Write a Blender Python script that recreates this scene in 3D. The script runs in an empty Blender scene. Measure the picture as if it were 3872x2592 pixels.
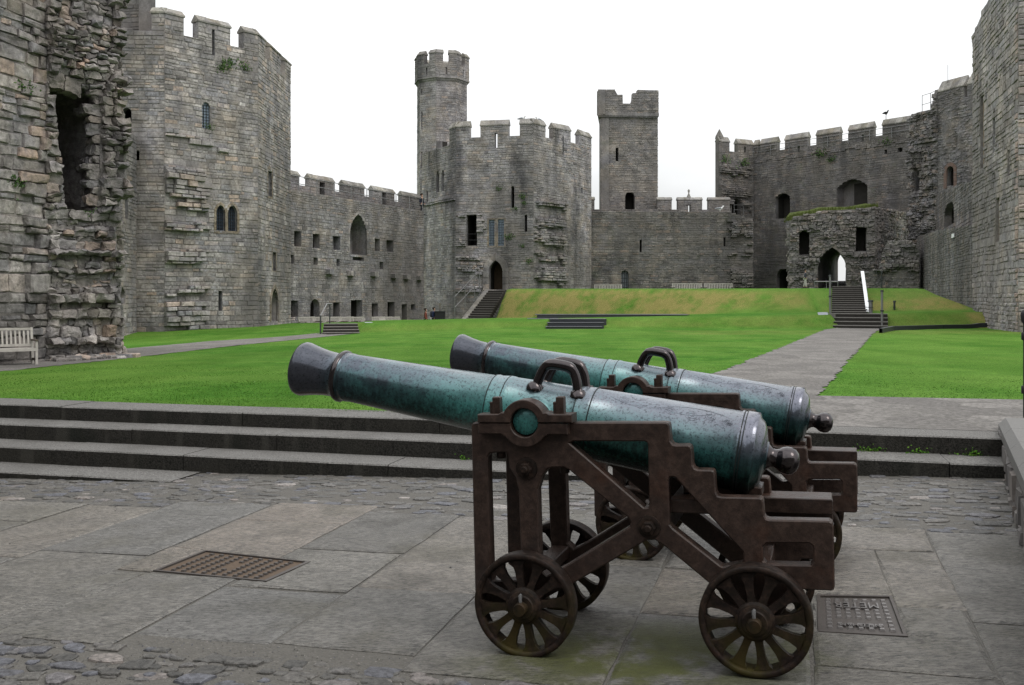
import bpy, bmesh, math, random
from math import sin, cos, pi, radians, sqrt, floor, atan2
from mathutils import Vector, Matrix, noise
from mathutils.geometry import tessellate_polygon
R = random.Random(7)
S = bpy.context.scene
C = S.collection
# ------------------------------------------------------------------ camera, sky, sun, exposure
F, CX, HY, H = 3621.0, 1936.0, 1124.0, 1.62      # focal length in photo pixels, centre column, horizon row, eye height
cam = bpy.data.objects.new('camera', bpy.data.cameras.new('camera')); C.objects.link(cam)
cam.location = (0, 0, H); cam.rotation_euler = (pi/2, 0, 0)
cam.data.sensor_width = 36; cam.data.lens = 36*F/3872; cam.data.shift_y = -(1296-HY)/3872
cam.data.clip_end = 2000; cam.data.clip_start = .05
S.camera = cam
S.view_settings.view_transform = 'Standard'; S.view_settings.look = 'None'
S.view_settings.exposure = 0.0; S.view_settings.gamma = 1
S.render.engine = 'CYCLES'; S.cycles.use_denoising = True; S.cycles.denoising_prefilter = 'NONE'; S.cycles.use_adaptive_sampling = False
SUN_EL, SUN_AZ = 52, 125                         # sun behind thin cloud, high, behind and right of the viewer
W = bpy.data.worlds.new('World'); S.world = W; W.use_nodes = True
nt = W.node_tree; nt.nodes.clear()
def wn(t, **k):
    n = nt.nodes.new(t)
    for a, b in k.items(): setattr(n, a, b)
    return n
sky = wn('ShaderNodeTexSky', sky_type='NISHITA', sun_disc=False, sun_elevation=radians(SUN_EL), sun_rotation=radians(SUN_AZ), air_density=1.2, dust_density=3)
hs = wn('ShaderNodeHueSaturation'); hs.inputs['Saturation'].default_value = .6
tc = wn('ShaderNodeTexCoord'); mp = wn('ShaderNodeMapping'); mp.inputs['Scale'].default_value = (1, 1, 2.4)
nz = wn('ShaderNodeTexNoise'); nz.inputs['Scale'].default_value = 2.2; nz.inputs['Detail'].default_value = 6
rp = wn('ShaderNodeMapRange'); rp.inputs[1].default_value = .35; rp.inputs[2].default_value = .6; rp.inputs[3].default_value = .6; rp.inputs[4].default_value = 1.
mx = wn('ShaderNodeMix', data_type='RGBA'); mx.inputs[7].default_value = (10.0, 10.05, 10.1, 1)
bg = wn('ShaderNodeBackground'); bg.inputs['Strength'].default_value = .115
wo = wn('ShaderNodeOutputWorld')
lk = nt.links.new
lk(sky.outputs[0], hs.inputs['Color']); lk(tc.outputs['Generated'], mp.inputs[0]); lk(mp.outputs[0], nz.inputs['Vector'])
lk(nz.outputs['Fac'], rp.inputs[0]); lk(rp.outputs[0], mx.inputs[0]); lk(hs.outputs[0], mx.inputs[6]); # an overcast dome is brighter overhead than at its rim
sx = wn('ShaderNodeSeparateXYZ'); zr = wn('ShaderNodeMapRange'); zr.inputs[1].default_value = 0; zr.inputs[2].default_value = 1; zr.inputs[3].default_value = .83; zr.inputs[4].default_value = 2.3
vm = wn('ShaderNodeVectorMath', operation='SCALE'); lk(tc.outputs['Generated'], sx.inputs[0]); lk(sx.outputs[2], zr.inputs[0]); lk(mx.outputs[2], vm.inputs[0]); lk(zr.outputs[0], vm.inputs['Scale'])
lk(vm.outputs[0], bg.inputs['Color']); lk(bg.outputs[0], wo.inputs[0])
sl = bpy.data.lights.new('sun', 'SUN'); sl.energy = 1.0; sl.angle = radians(25); sl.color = (1, .96, .9)
so = bpy.data.objects.new('sun', sl); C.objects.link(so)
so.rotation_euler = (Vector((0, 0, 1))).rotation_difference(Vector((cos(radians(SUN_EL))*sin(radians(SUN_AZ)), cos(radians(SUN_EL))*cos(radians(SUN_AZ)), sin(radians(SUN_EL))))).to_euler()
so.location = (20, -20, 40)

# ------------------------------------------------------------------ helpers
def sm(t):
    t = max(0., min(1., t)); return t*t*(3-2*t)
def tag(o, label=None, cat=None, group=None, kind=None):
    if label: o['label'] = label
    if cat: o['category'] = cat
    if group: o['group'] = group
    if kind: o['kind'] = kind
    return o
def thing(name, loc, label, cat, group=None, rz=0):
    o = bpy.data.objects.new(name, None); C.objects.link(o); o.location = loc; o.rotation_euler = (0, 0, rz); o.empty_display_size = .2
    return tag(o, label, cat, group)
class MB:
    """collects faces, then links them as one mesh object"""
    def __init__(s): s.v = []; s.f = []; s.m = []; s.t = []; s.sm = []
    def add(s, vs, fs, m=0, t=.5, smooth=False):
        b = len(s.v); s.v += [tuple(v) for v in vs]
        for f in fs: s.f.append([i+b for i in f]); s.m.append(m); s.t.append(t); s.sm.append(smooth)
    def quad(s, a, b, c, d, m=0, t=.5): s.add([a, b, c, d], [(0, 1, 2, 3)], m, t)
    def box(s, lo, hi, m=0, t=.5, M=None, bev=0.):
        x0, y0, z0 = lo; x1, y1, z1 = hi
        if bev:
            b = bev; vs = []; 
            for z, i in ((z0, b), (z0+b, 0), (z1-b, 0), (z1, b)):
                vs += [Vector((x0+i, y0+i, z)), Vector((x1-i, y0+i, z)), Vector((x1-i, y1-i, z)), Vector((x0+i, y1-i, z))]
            fs = [(3, 2, 1, 0), (12, 13, 14, 15)]
            for k in range(3):
                for j in range(4): fs.append((4*k+j, 4*k+(j+1) % 4, 4*k+4+(j+1) % 4, 4*k+4+j))
        else:
            vs = [Vector((x, y, z)) for z in (z0, z1) for x, y in ((x0, y0), (x1, y0), (x1, y1), (x0, y1))]
            fs = [(3, 2, 1, 0), (4, 5, 6, 7), (0, 1, 5, 4), (1, 2, 6, 5), (2, 3, 7, 6), (3, 0, 4, 7)]
        if M is not None: vs = [M @ v for v in vs]
        s.add(vs, fs, m, t)
    def tube(s, pts, r, n=8, m=0, t=.5, cap=True, smooth=True):
        pts = [Vector(p) for p in pts]; rings = []
        rr = r if isinstance(r, (list, tuple)) else [r]*len(pts)
        up = None; vs = []
        for i, p in enumerate(pts):
            d = (pts[min(i+1, len(pts)-1)]-pts[max(i-1, 0)]).normalized()
            if up is None: up = d.orthogonal().normalized()
            a = (up - d*up.dot(d)).normalized(); up = a; b = d.cross(a)
            vs += [p+(a*cos(2*pi*k/n)+b*sin(2*pi*k/n))*rr[i] for k in range(n)]
        fs = [(i*n+k, i*n+(k+1) % n, (i+1)*n+(k+1) % n, (i+1)*n+k) for i in range(len(pts)-1) for k in range(n)]
        s.add(vs, fs, m, t, smooth)
        if cap: s.add(vs[:n], [tuple(range(n))[::-1]], m, t); s.add(vs[-n:], [tuple(range(n))], m, t)
    def lathe(s, prof, n=40, M=None, m=0, t=.5, smooth=True, cap=(True, True)):
        """prof: (axial, radius) along local +X"""
        vs = []
        for x, r in prof:
            for k in range(n): vs.append(Vector((x, r*cos(2*pi*k/n), r*sin(2*pi*k/n))))
        if M is not None: vs = [M @ v for v in vs]
        fs = [(i*n+k, i*n+(k+1) % n, (i+1)*n+(k+1) % n, (i+1)*n+k) for i in range(len(prof)-1) for k in range(n)]
        s.add(vs, fs, m, t, smooth)
        if cap[0]: s.add(vs[:n], [tuple(range(n))[::-1]], m, t)
        if cap[1]: s.add(vs[-n:], [tuple(range(n))], m, t)
    def prism(s, poly, y0, y1, holes=(), M=None, m=0, t=.5, bev=0.):
        """poly in (x, z), extruded along y; holes are polygons too"""
        def area(p): return sum(p[i][0]*p[(i+1) % len(p)][1]-p[(i+1) % len(p)][0]*p[i][1] for i in range(len(p)))
        loops = [list(poly) if area(poly) > 0 else list(poly)[::-1]]+[list(h) if area(h) < 0 else list(h)[::-1] for h in holes]
        tr = lambda p, y: (M @ Vector((p[0], y, p[1]))) if M is not None else Vector((p[0], y, p[1]))
        if bev:
            def inset(L):
                n = len(L); o = []
                for i in range(n):
                    a, b, c = Vector(L[i-1]), Vector(L[i]), Vector(L[(i+1) % n])
                    d1 = (b-a).normalized(); d2 = (c-b).normalized(); n1 = Vector((-d1.y, d1.x)); n2 = Vector((-d2.y, d2.x))
                    k = (n1+n2); k = k/max(.35, (1+n1.dot(n2)))
                    o.append(tuple(b+k*bev))
                return o
            ins = [inset(L) for L in loops]
        else: ins = loops
        flat = [p for L in ins for p in L]
        tris = tessellate_polygon([[Vector((p[0], p[1], 0)) for p in L] for L in ins])
        for y, fl in ((y0, False), (y1, True)):
            fs = []
            for a, b, c in tris:
                A, B, Cc = flat[a], flat[b], flat[c]
                ccw = (B[0]-A[0])*(Cc[1]-A[1])-(B[1]-A[1])*(Cc[0]-A[0]) > 0
                fs.append((a, b, c) if ccw != fl else (a, c, b))
            s.add([tr(p, y) for p in flat], fs, m, t)
        for L, I in zip(loops, ins):
            n = len(L)
            lay = [(I, y0), (L, y0+bev), (L, y1-bev), (I, y1)] if bev else [(L, y0), (L, y1)]
            for (A, ya), (B, yb) in zip(lay, lay[1:]):
                vs = [tr(p, ya) for p in A]+[tr(p, yb) for p in B]
                s.add(vs, [((i+1) % n, i, n+i, n+(i+1) % n) for i in range(n)], m, t)
    def build(s, name, mats, parent=None, loc=None, label=None, auto=False):
        me = bpy.data.meshes.new(name)
        off = Vector(loc) if loc is not None else (parent.location if (parent is not None and parent.type == 'EMPTY' and not getattr(s, 'local', False)) else Vector((0, 0, 0)))
        me.from_pydata([(v[0]-off.x, v[1]-off.y, v[2]-off.z) for v in s.v], [], s.f)
        for x in (mats if isinstance(mats, (list, tuple)) else [mats]): me.materials.append(x)
        me.polygons.foreach_set('material_index', s.m)
        me.polygons.foreach_set('use_smooth', s.sm)
        at = me.attributes.new('tint', 'FLOAT', 'FACE'); at.data.foreach_set('value', s.t)
        me.update()
        o = bpy.data.objects.new(name, me); C.objects.link(o)
        if loc is not None and parent is None: o.location = loc
        if parent is not None: o.parent = parent
        if label: o['label'] = label
        return o
def copy_tree(o, parent=None):
    c = o.copy(); C.objects.link(c)
    if parent is not None: c.parent = parent
    for ch in list(o.children): copy_tree(ch, c)
    return c

# ------------------------------------------------------------------ materials
def mat(name, build, rough=.8, metal=0., spec=.5):
    m = bpy.data.materials.new(name); m.use_nodes = True; n = m.node_tree; b = n.nodes['Principled BSDF']
    b.inputs['Roughness'].default_value = rough; b.inputs['Metallic'].default_value = metal; b.inputs['Specular IOR Level'].default_value = spec
    build(G(n, b)); return m
class G:
    def __init__(s, n, b): s.n = n; s.b = b; s.co = {}
    def L(s, a, b): s.n.links.new(a, b)
    def node(s, t, **k):
        x = s.n.nodes.new(t)
        for a, v in k.items(): setattr(x, a, v)
        return x
    def obj(s, scale=None, attr='Object'):
        if attr not in s.co: s.co[attr] = s.node('ShaderNodeTexCoord').outputs[attr]
        if scale is None: return s.co[attr]
        m = s.node('ShaderNodeMapping'); m.inputs['Scale'].default_value = scale; s.L(s.co[attr], m.inputs[0]); return m.outputs[0]
    def noise(s, sc, det=4, scale=None, rough=.55, vec=None, dist=0.):
        t = s.node('ShaderNodeTexNoise'); t.inputs['Scale'].default_value = sc; t.inputs['Detail'].default_value = det; t.inputs['Roughness'].default_value = rough; t.inputs['Distortion'].default_value = dist
        s.L(vec if vec is not None else s.obj(scale), t.inputs['Vector']); return t.outputs['Fac']
    def voro(s, sc, feature='F1', scale=None, vec=None, out='Distance'):
        t = s.node('ShaderNodeTexVoronoi', feature=feature); t.inputs['Scale'].default_value = sc
        s.L(vec if vec is not None else s.obj(scale), t.inputs['Vector']); return t.outputs[out]
    def rng(s, v, a, b, c=0., d=1.):
        m = s.node('ShaderNodeMapRange'); s.L(v, m.inputs[0])
        for i, x in enumerate((a, b, c, d)): m.inputs[i+1].default_value = x
        return m.outputs[0]
    def attr(s, name): return s.node('ShaderNodeAttribute', attribute_name=name).outputs['Fac']
    def ramp(s, v, stops, mode='LINEAR'):
        r = s.node('ShaderNodeValToRGB'); r.color_ramp.interpolation = mode; e = r.color_ramp.elements
        while len(e) < len(stops): e.new(.5)
        for i, (p, c) in enumerate(stops): e[i].position = p; e[i].color = (*c, 1)
        s.L(v, r.inputs[0]); return r.outputs[0]
    def mix(s, f, a, b, mode='MIX'):
        m = s.node('ShaderNodeMix', data_type='RGBA', blend_type=mode)
        for v, i in ((f, 0), (a, 6), (b, 7)):
            if isinstance(v, (int, float)): m.inputs[i].default_value = v
            elif isinstance(v, tuple): m.inputs[i].default_value = (*v, 1)
            else: s.L(v, m.inputs[i])
        return m.outputs[2]
    def math(s, op, a, b=0.):
        m = s.node('ShaderNodeMath', operation=op)
        for v, i in ((a, 0), (b, 1)):
            if isinstance(v, (int, float)): m.inputs[i].default_value = v
            else: s.L(v, m.inputs[i])
        return m.outputs[0]
    def gray(s, v):
        c = s.node('ShaderNodeCombineColor'); [s.L(v, c.inputs[i]) for i in range(3)]; return c.outputs[0]
    def col(s, c):
        if isinstance(c, tuple): s.b.inputs['Base Color'].default_value = (*c, 1)
        else: s.L(c, s.b.inputs['Base Color'])
    def bump(s, h, strength=.4, dist=.01):
        b = s.node('ShaderNodeBump'); b.inputs['Strength'].default_value = strength; b.inputs['Distance'].default_value = dist
        s.L(h, b.inputs['Height']); s.L(b.outputs[0], s.b.inputs['Normal'])
    def sep(s, v, i):
        x = s.node('ShaderNodeSeparateXYZ'); s.L(v, x.inputs[0]); return x.outputs[i]
def stone(name, pal, streak=.35, lichen=.1, moss=.0, soot=.0, fine=9., bstr=.5, bdist=.02, gain=1., wm=1.):
    """coursed rubble: 'tint' picks a stone, noises weather it"""
    def b(g):
        k = [(i/(len(pal)-1), tuple(x*gain for x in c)) for i, c in enumerate(pal)]
        c = g.ramp(g.attr('tint'), k)
        n = g.noise(fine, 6, rough=.65)
        c = g.mix(1., c, g.gray(g.rng(n, .38, .62, .62, 1.32)), 'MULTIPLY'); c = g.mix(g.rng(g.noise(.55, 4, rough=.6), .47, .62, 0, .4), c, tuple(x*gain*wm for x in (.245, .205, .16))); c = g.mix(g.rng(g.noise(.7, 4, (1, 1, 1.3), .6), .5, .64, 0, .45), c, tuple(x*gain*wm for x in (.165, .16, .18))); c = g.mix(g.rng(g.noise(fine*3.3, 3, rough=.7), .6, .72, 0, .4), c, tuple(x*gain for x in (.34, .325, .31)))
        c = g.mix(1., c, g.gray(g.rng(g.noise(1.2, 4, (1, 1, .8), .6), .36, .64, .68, 1.26)), 'MULTIPLY')
        if streak: c = g.mix(g.rng(g.noise(.5, 5, (1.6, 1.6, .22), .6), .46, .6, 0, streak), c, (.045*gain, .043*gain, .042*gain))
        c = g.mix(g.rng(g.noise(.22, 3), .42, .68, 0, .35), c, tuple(x*gain for x in (.15, .14, .134)))
        c = g.mix(g.rng(g.noise(.16, 5, (1, 1, .6), .6), .46, .6, 0, .5), c, (.066*gain, .061*gain, .057*gain))
        if soot: c = g.mix(g.rng(g.noise(.33, 4, (1., 1., .25)), .53, .62, 0, soot), c, (.03, .03, .032))
        if lichen: c = g.mix(g.rng(g.noise(2.6, 5, rough=.7), .66, .74, 0, lichen*3), c, (.36, .35, .31))
        if moss: c = g.mix(g.rng(g.noise(.8, 5, rough=.65), .58, .7, 0, moss), c, (.045, .065, .02))
        g.col(c); g.bump(n, bstr, bdist)
    return mat(name, b, .9, 0, .2)
PAL_WARM = [(.05, .046, .043), (.115, .106, .101), (.16, .148, .14), (.15, .147, .152), (.19, .174, .163), (.215, .2, .19), (.255, .238, .227), (.26, .19, .145), (.37, .35, .335)]
PAL_GRAN = [(.055, .051, .048), (.125, .117, .112), (.165, .155, .148), (.155, .154, .162), (.195, .184, .175), (.215, .204, .196), (.25, .238, .228), (.25, .195, .155), (.37, .355, .345)]
PAL_NE = [(.065, .061, .06), (.135, .128, .126), (.17, .162, .16), (.165, .163, .173), (.195, .187, .184), (.215, .206, .203), (.245, .235, .23), (.235, .19, .16), (.34, .328, .325)]
PAL_DARK = [(.032, .03, .029), (.07, .066, .062), (.088, .083, .078), (.085, .083, .084), (.102, .096, .09), (.115, .107, .1), (.135, .126, .117), (.13, .1, .082), (.2, .19, .182)]
PAL_PINK = [(.09, .081, .076), (.155, .142, .134), (.195, .18, .171), (.185, .18, .183), (.22, .206, .197), (.245, .227, .216), (.275, .256, .244), (.26, .175, .14), (.35, .33, .315)]
M_RUIN = stone('ruin_stone', PAL_WARM, .35, .14, .3, fine=7, bstr=.9, bdist=.05, gain=1.2)
M_GRAN = stone('grey_tower_stone', PAL_GRAN, .32, .08, .06, .3, fine=8, gain=1.3)
M_CURT = stone('curtain_stone', PAL_NE, .4, .1, .1, gain=1.12)
M_NE = stone('lilac_grey_stone', PAL_NE, .28, .12, .06, .6, gain=1.38)
M_DARK = stone('dark_weathered_stone', PAL_DARK, .45, .22, .25, .3, gain=1.4, wm=.55)
M_DARK2 = stone('brown_grey_stone', PAL_DARK, .3, .18, .25, gain=1.75, wm=.55)
M_MID = stone('grey_rubble_stone', PAL_DARK, .35, .2, .3, gain=1.5, wm=.55)
M_PINK = stone('pinkish_stone', PAL_PINK, .15, .08, .05, gain=1.35)
M_COPE = stone('coping_stone', [(.17, .16, .125), (.22, .21, .18), (.26, .25, .225), (.3, .29, .265)], .2, .25, .25)
M_TRIM = stone('dressed_sandstone', [(.15, .125, .09), (.2, .165, .12), (.23, .2, .155)], .15, .1)
M_INSIDE = mat('painted_room_dark', lambda g: g.col(g.mix(g.noise(3), (.02, .019, .017), (.045, .042, .038))), .95, 0, .1)  # shade inside the openings put into the colour as near-black
def plain(name, c, rough=.6, metal=0., var=.25, sc=20., bs=.15, spec=.2):
    def b(g):
        n = g.noise(sc, 4); g.col(g.mix(n, tuple(x*(1-var) for x in c), tuple(x*(1+var) for x in c)))
        if bs: g.bump(n, bs, .004)
    return mat(name, b, rough, metal, spec)
M_LEAD = plain('lead_and_glass', (.16, .2, .25), .25, 0, .3, 6)
M_GLASSD = plain('dark_glazing', (.03, .04, .055), .12, 0, .3, 6)
M_BARS = plain('painted_iron_bars', (.03, .03, .032), .5, .4)
M_RAIL = plain('galvanised_rail', (.2, .2, .2), .45, .6)
M_RAILD = plain('dark_rail', (.05, .055, .055), .5, .5)
M_WHITE = plain('white_board', (.72, .74, .74), .5, 0, .05, 4, 0)
M_TEAK = plain('weathered_teak', (.36, .34, .31), .75, 0, .35, 9, .3)
M_TEAKD = plain('dark_teak', (.09, .075, .06), .75, 0, .3, 9, .3)
M_DOOR = plain('dark_oak_door', (.06, .04, .025), .7, 0, .4, 5, .3)
M_BOARD = plain('charcoal_decking', (.022, .025, .03), .45, 0, .35, 30, .2, .5)
# ------------------------------------------------------------------ lie of the land
def g0(X, Y=0): return .03*(max(-9, min(7, X))-.05)                 # courtyard paving, falling gently to the left
def step_line(X): return 9.52-.265*X
def height(X, Y):
    L = .352-.005*max(0, Y-10)-.00078*max(0, -X)*min(Y, 50)
    T = .51+.0195*max(-18, min(20, X))
    k = sm((-X-7.3)/1.6)
    f1 = sm((Y-43.1)/1.5); f2 = sm((Y-40)/10.)
    if Y < 44.9 and (abs(X-15.95) < 1.1 or abs(X+7.75) < .8): f1 = f2 = 0
    h = (L+(T-L)*f1)*(1-k)+(L+(T-.25-L)*f2)*k
    back = 58 if X < -9 else 50
    h += (-.85-h)*sm((Y-back)/14)*(1-sm((X-14)/6))
    if X < -3.2: yf = 74.2
    elif X < 15.6: yf = 75-28*(X+3.2)/18.8
    else: yf = 47-1.5*min(1, (X-15.6)/8.4)
    d = (Y-yf)*(.557 if X < 15.6 else 1)
    b = sm(d/3.2)*(1-sm((X-21.4)/2.))
    if X < 2: b *= sm((X-(-2.15+max(0, min(6, Y-73.6))*.27))/1.1)
    return h+(2.05+.008*min(30, max(0, Y-50))-h)*b
def gp(px, py, y0=8., y1=120.):
    """the ground point seen at a photo pixel"""
    a, t = (px-CX)/F, (py-HY)/F; Y = y0; s = .05
    while Y < y1:
        if H-t*Y <= height(a*Y, Y): break
        Y += s
    return Vector((a*Y, Y, height(a*Y, Y)))
def pg(px, py, base=0.):
    """the courtyard point seen at a photo pixel"""
    a, t = (px-CX)/F, (py-HY)/F
    Y = (H-base+.0015)/(t+.03*a); return Vector((a*Y, Y, H-t*Y))
def grass_build(g):
    n = g.noise(1.3, 5, rough=.7); f = g.noise(38, 5, rough=.75); big = g.noise(.16, 3); st = g.noise(.55, 2, (1.2, .25, 1))
    c = g.ramp(n, [(.36, (.034, .099, .012)), (.5, (.05, .132, .017)), (.64, (.073, .164, .025))])
    c = g.mix(g.rng(big, .42, .58, 0, .6), c, (.092, .168, .03)); c = g.mix(g.rng(g.noise(.5, 4, (.35, 1.2, 1)), .48, .6, 0, .35), c, (.103, .174, .034))
    c = g.mix(g.rng(st, .45, .6, 0, .35), c, (.032, .09, .009))
    d = g.math('MULTIPLY', g.attr('dry'), g.rng(g.noise(.75, 6, (1, .7, 1.4), .65), .3, .55))
    c = g.mix(d, c, g.mix(g.noise(3.5, 4), (.15, .15, .045), (.22, .185, .068)))
    c = g.mix(1., c, g.gray(g.rng(f, .38, .62, .5, 1.5)), 'MULTIPLY')
    c = g.mix(g.rng(g.voro(2.3, scale=(1, 1, .4)), .0, .035, .8, 0), c, (.5, .5, .45))
    g.col(c); g.bump(f, .7, .03)
M_GRASS = mat('lawn_grass', grass_build, .9, 0, .02)
def near_gravel(g):
    n = g.noise(30, 6, rough=.7); c = g.mix(n, (.045, .042, .037), (.12, .113, .1))
    v = g.voro(75, out='Color'); x = g.node('ShaderNodeSeparateColor'); g.L(v, x.inputs[0]); e = g.voro(75)
    c = g.mix(g.math('MULTIPLY', g.rng(x.outputs[0], .72, .74), g.rng(e, .35, .3, 0, 1)), c, g.ramp(x.outputs[1], [(0, (.06, .06, .065)), (.7, (.11, .104, .094)), (1, (.2, .185, .17))]))
    g.col(c); g.bump(g.mix(.5, n, e), .8, .012)
M_MORTAR = mat('paving_mortar', near_gravel, .8, 0, .3)
def path_b(g):
    n = g.noise(22, 6, rough=.7); v = g.voro(2.2, scale=(1., .8, 1), out='Color')
    x = g.node('ShaderNodeSeparateColor'); g.L(v, x.inputs[0])
    c = g.ramp(x.outputs[0], [(0, (.115, .108, .102)), (.5, (.145, .137, .128)), (1, (.172, .162, .152))])
    c = g.mix(1., c, g.gray(g.rng(n, .38, .62, .6, 1.35)), 'MULTIPLY')
    e = g.voro(2.2, 'DISTANCE_TO_EDGE', (1., .8, 1)); c = g.mix(g.rng(e, 0, .05, .45, 0), c, (.09, .085, .075))
    c = g.mix(g.rng(g.noise(.6, 3), .45, .7, 0, .4), c, (.12, .115, .108))
    g.col(c); g.bump(n, .4, .015)
M_PATH = mat('stone_path', path_b, .85, 0, .08)

# lawn, banks and mound: one sheet reaching the horizon
xs = [-900, -300, -120, -70, -50, -40]+[-34+.4*i for i in range(158)]+[30, 34, 40, 50, 70, 120, 300, 900]
ysr = [0, .03]+[.3+.3*i for i in range(309)]+[98, 104, 112, 130, 200, 400, 1200]
mb = MB(); dry = []; nX = len(xs)
vs = []
for j, dy in enumerate(ysr):
    for X in xs:
        Xc = max(-9, min(9, X)); Y0 = step_line(Xc)+.43
        Y = Y0+dy if dy < 40 else max(Y0+dy, 10+dy)
        z = height(X, Y)+(.02 if dy > 0 else -.25)+.012*noise.noise(Vector((X*.8, Y*.8, 0)))
        vs.append((X, Y, z))
        slope = abs(height(X, Y+.5)-height(X, Y-.5)) if dy < 96 else 0
        e = sm((slope-.12)/.3)*(.3 if Y < 46 and X < 21 else 1.0)
        dry.append(max(e, .25 if (X > 6 and 35 < Y < 40) else .0))
mb.add(vs, [(j*nX+i, j*nX+i+1, (j+1)*nX+i+1, (j+1)*nX+i) for j in range(len(ysr)-1) for i in range(nX-1)], 0, .5, True)
lawn = mb.build('lawn_ground', M_GRASS); tag(lawn, kind='structure')
at = lawn.data.attributes.new('dry', 'FLOAT', 'POINT'); at.data.foreach_set('value', dry)

def strip(name, A, B, m, dz=.03, n=60, across=4, rag=0.):
    """a paved strip between two plan polylines, draped on the land"""
    def at_(P, t):
        L = [0]
        for a, b in zip(P, P[1:]): L.append(L[-1]+(b-a).length)
        d = t*L[-1]
        for i in range(len(P)-1):
            if d <= L[i+1]+1e-9: return P[i].lerp(P[i+1], (d-L[i])/max(1e-9, L[i+1]-L[i]))
        return P[-1]
    mb = MB(); vs = []
    for i in range(n+1):
        a, b = at_(A, i/n), at_(B, i/n)
        for k in range(across+1):
            t = k/across
            if rag and k in (0, across): t += R.uniform(-rag, rag)
            p = a.lerp(b, t); vs.append((p.x, p.y, height(p.x, p.y)+dz))
    w = across+1
    mb.add(vs, [(i*w+k, i*w+k+1, (i+1)*w+k+1, (i+1)*w+k) for i in range(n) for k in range(across)], 0, .5, True)
    return tag(mb.build(name, m), kind='structure')
V2 = lambda p: Vector((p.x, p.y))
pl = [Vector((.85, 9.75)), V2(gp(2740, 1408)), V2(gp(2935, 1327)), V2(gp(3121, 1250)), V2(gp(3165, 1238))]
pr = [Vector((3.0, 9.3)), V2(gp(3092, 1508)), V2(gp(3200, 1380)), V2(gp(3300, 1265)), V2(gp(3342, 1238))]
strip('stone_path', pl, pr, M_PATH, .035, 220, 4, .03)
lf = [V2(gp(-160, 1330)), V2(gp(180, 1335)), V2(gp(448, 1325)), V2(gp(799, 1293)), V2(gp(1208, 1262))]
ln = [V2(gp(-160, 1432)), V2(gp(0, 1411)), V2(gp(444, 1364)), V2(gp(888, 1311)), V2(gp(1330, 1266))]
strip('gravel_path', ln, lf, M_PATH, .03, 160, 4, .012)
# landing behind the right-hand steps
La = [Vector((x, step_line(x)+.47)) for x in (.85, 5.2, 9)]
Lb = [Vector((2.1, 12.25)), V2(gp(3092, 1508)), V2(gp(3872, 1522)), ]
strip('paved_landing', La, [Lb[0], Lb[1], Vector((9, 11.0))], M_PATH, .034, 40, 6)

# ------------------------------------------------------------------ courtyard paving
def slab_b(g):
    n = g.noise(26, 7, rough=.72); m = g.noise(2.2, 5); rip = g.noise(7, 5, (2.2, 14, 1), .6)
    c = g.ramp(g.attr('tint'), [(0, (.122, .115, .102)), (.3, (.158, .148, .13)), (.55, (.145, .141, .133)), (.8, (.18, .169, .148)), (1, (.192, .164, .136))])
    c = g.mix(1., c, g.gray(g.rng(n, .38, .62, .72, 1.25)), 'MULTIPLY')
    c = g.mix(g.rng(m, .46, .66, 0, .45), c, (.065, .063, .057)); c = g.mix(g.rng(g.noise(1.1, 4), .52, .66, 0, .4), c, (.135, .125, .095))
    c = g.mix(g.rng(rip, .52, .6, 0, .5), c, (.05, .05, .048))
    fl = g.noise(46, 5, (.55, 1.9, 1), .7); c = g.mix(g.rng(fl, .53, .6, 0, .8), c, (.032, .031, .03)); c = g.mix(g.rng(fl, .36, .45, .4, 0), c, (.2, .196, .186))
    # moss on the stones round the nearest carriage
    p = g.obj(); dx = g.math('DIVIDE', g.math('SUBTRACT', g.sep(p, 0), .62), .75); dy = g.math('DIVIDE', g.math('SUBTRACT', g.sep(p, 1), 4.28), .42)
    d = g.math('ADD', g.math('MULTIPLY', dx, dx), g.math('MULTIPLY', dy, dy))
    mo = g.math('MULTIPLY', g.rng(d, .2, 1.5, 1, 0), g.rng(g.noise(3.2, 6, rough=.7), .4, .52))
    c = g.mix(mo, c, g.mix(g.noise(9, 4), (.04, .045, .014), (.08, .087, .018)))
    k1 = g.noise(9, 6, (.7, 2.2, 1), .62); k2 = g.noise(17, 5, (.6, 2., 1), .6)
    e1 = g.rng(g.math('ABSOLUTE', g.math('SUBTRACT', k1, .5)), .0, .012, 1, 0); e2 = g.rng(g.math('ABSOLUTE', g.math('SUBTRACT', k2, .52)), .0, .014, 1, 0)
    ed = g.math('MULTIPLY', g.math('MAXIMUM', e1, e2), g.rng(g.noise(3.1, 4), .44, .56)); c = g.mix(g.math('MULTIPLY', ed, .7), c, (.03, .029, .027))
    g.col(c); h = g.mix(.45, n, rip); g.bump(g.mix(.4, h, fl), 1., .03)
    g.L(g.rng(m, .38, .62, .3, .7), g.b.inputs['Roughness'])
M_SLAB = mat('flagstone', slab_b, .6, 0, .35)
def cob_b(g):
    n = g.noise(34, 6, rough=.7)
    c = g.ramp(g.attr('tint'), [(0, (.05, .048, .044)), (.3, (.08, .076, .069)), (.55, (.1, .093, .084)), (.74, (.07, .071, .08)), (.88, (.088, .09, .103)), (.96, (.14, .122, .11)), (1, (.23, .21, .195))])
    g.col(g.mix(1., c, g.gray(g.rng(n, .38, .62, .5, 1.5)), 'MULTIPLY')); g.bump(n, 1., .015)
M_COB = mat('cobble', cob_b, .45, 0, .35)
U = Vector((.958, -.287)); V = Vector((.287, .958)); O2 = Vector((-.74, 4.42))
uvp = lambda u, v: O2+U*u+V*v
mb = MB(); base = []
nx = 40
for j in range(2):
    for i in range(nx+1):
        X = -16+i*.62; base.append((X, -8 if j == 0 else step_line(X)+1.5, g0(X)-.0095))
mb.add(base, [(i, i+1, nx+2+i, nx+1+i) for i in range(nx)])
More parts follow.
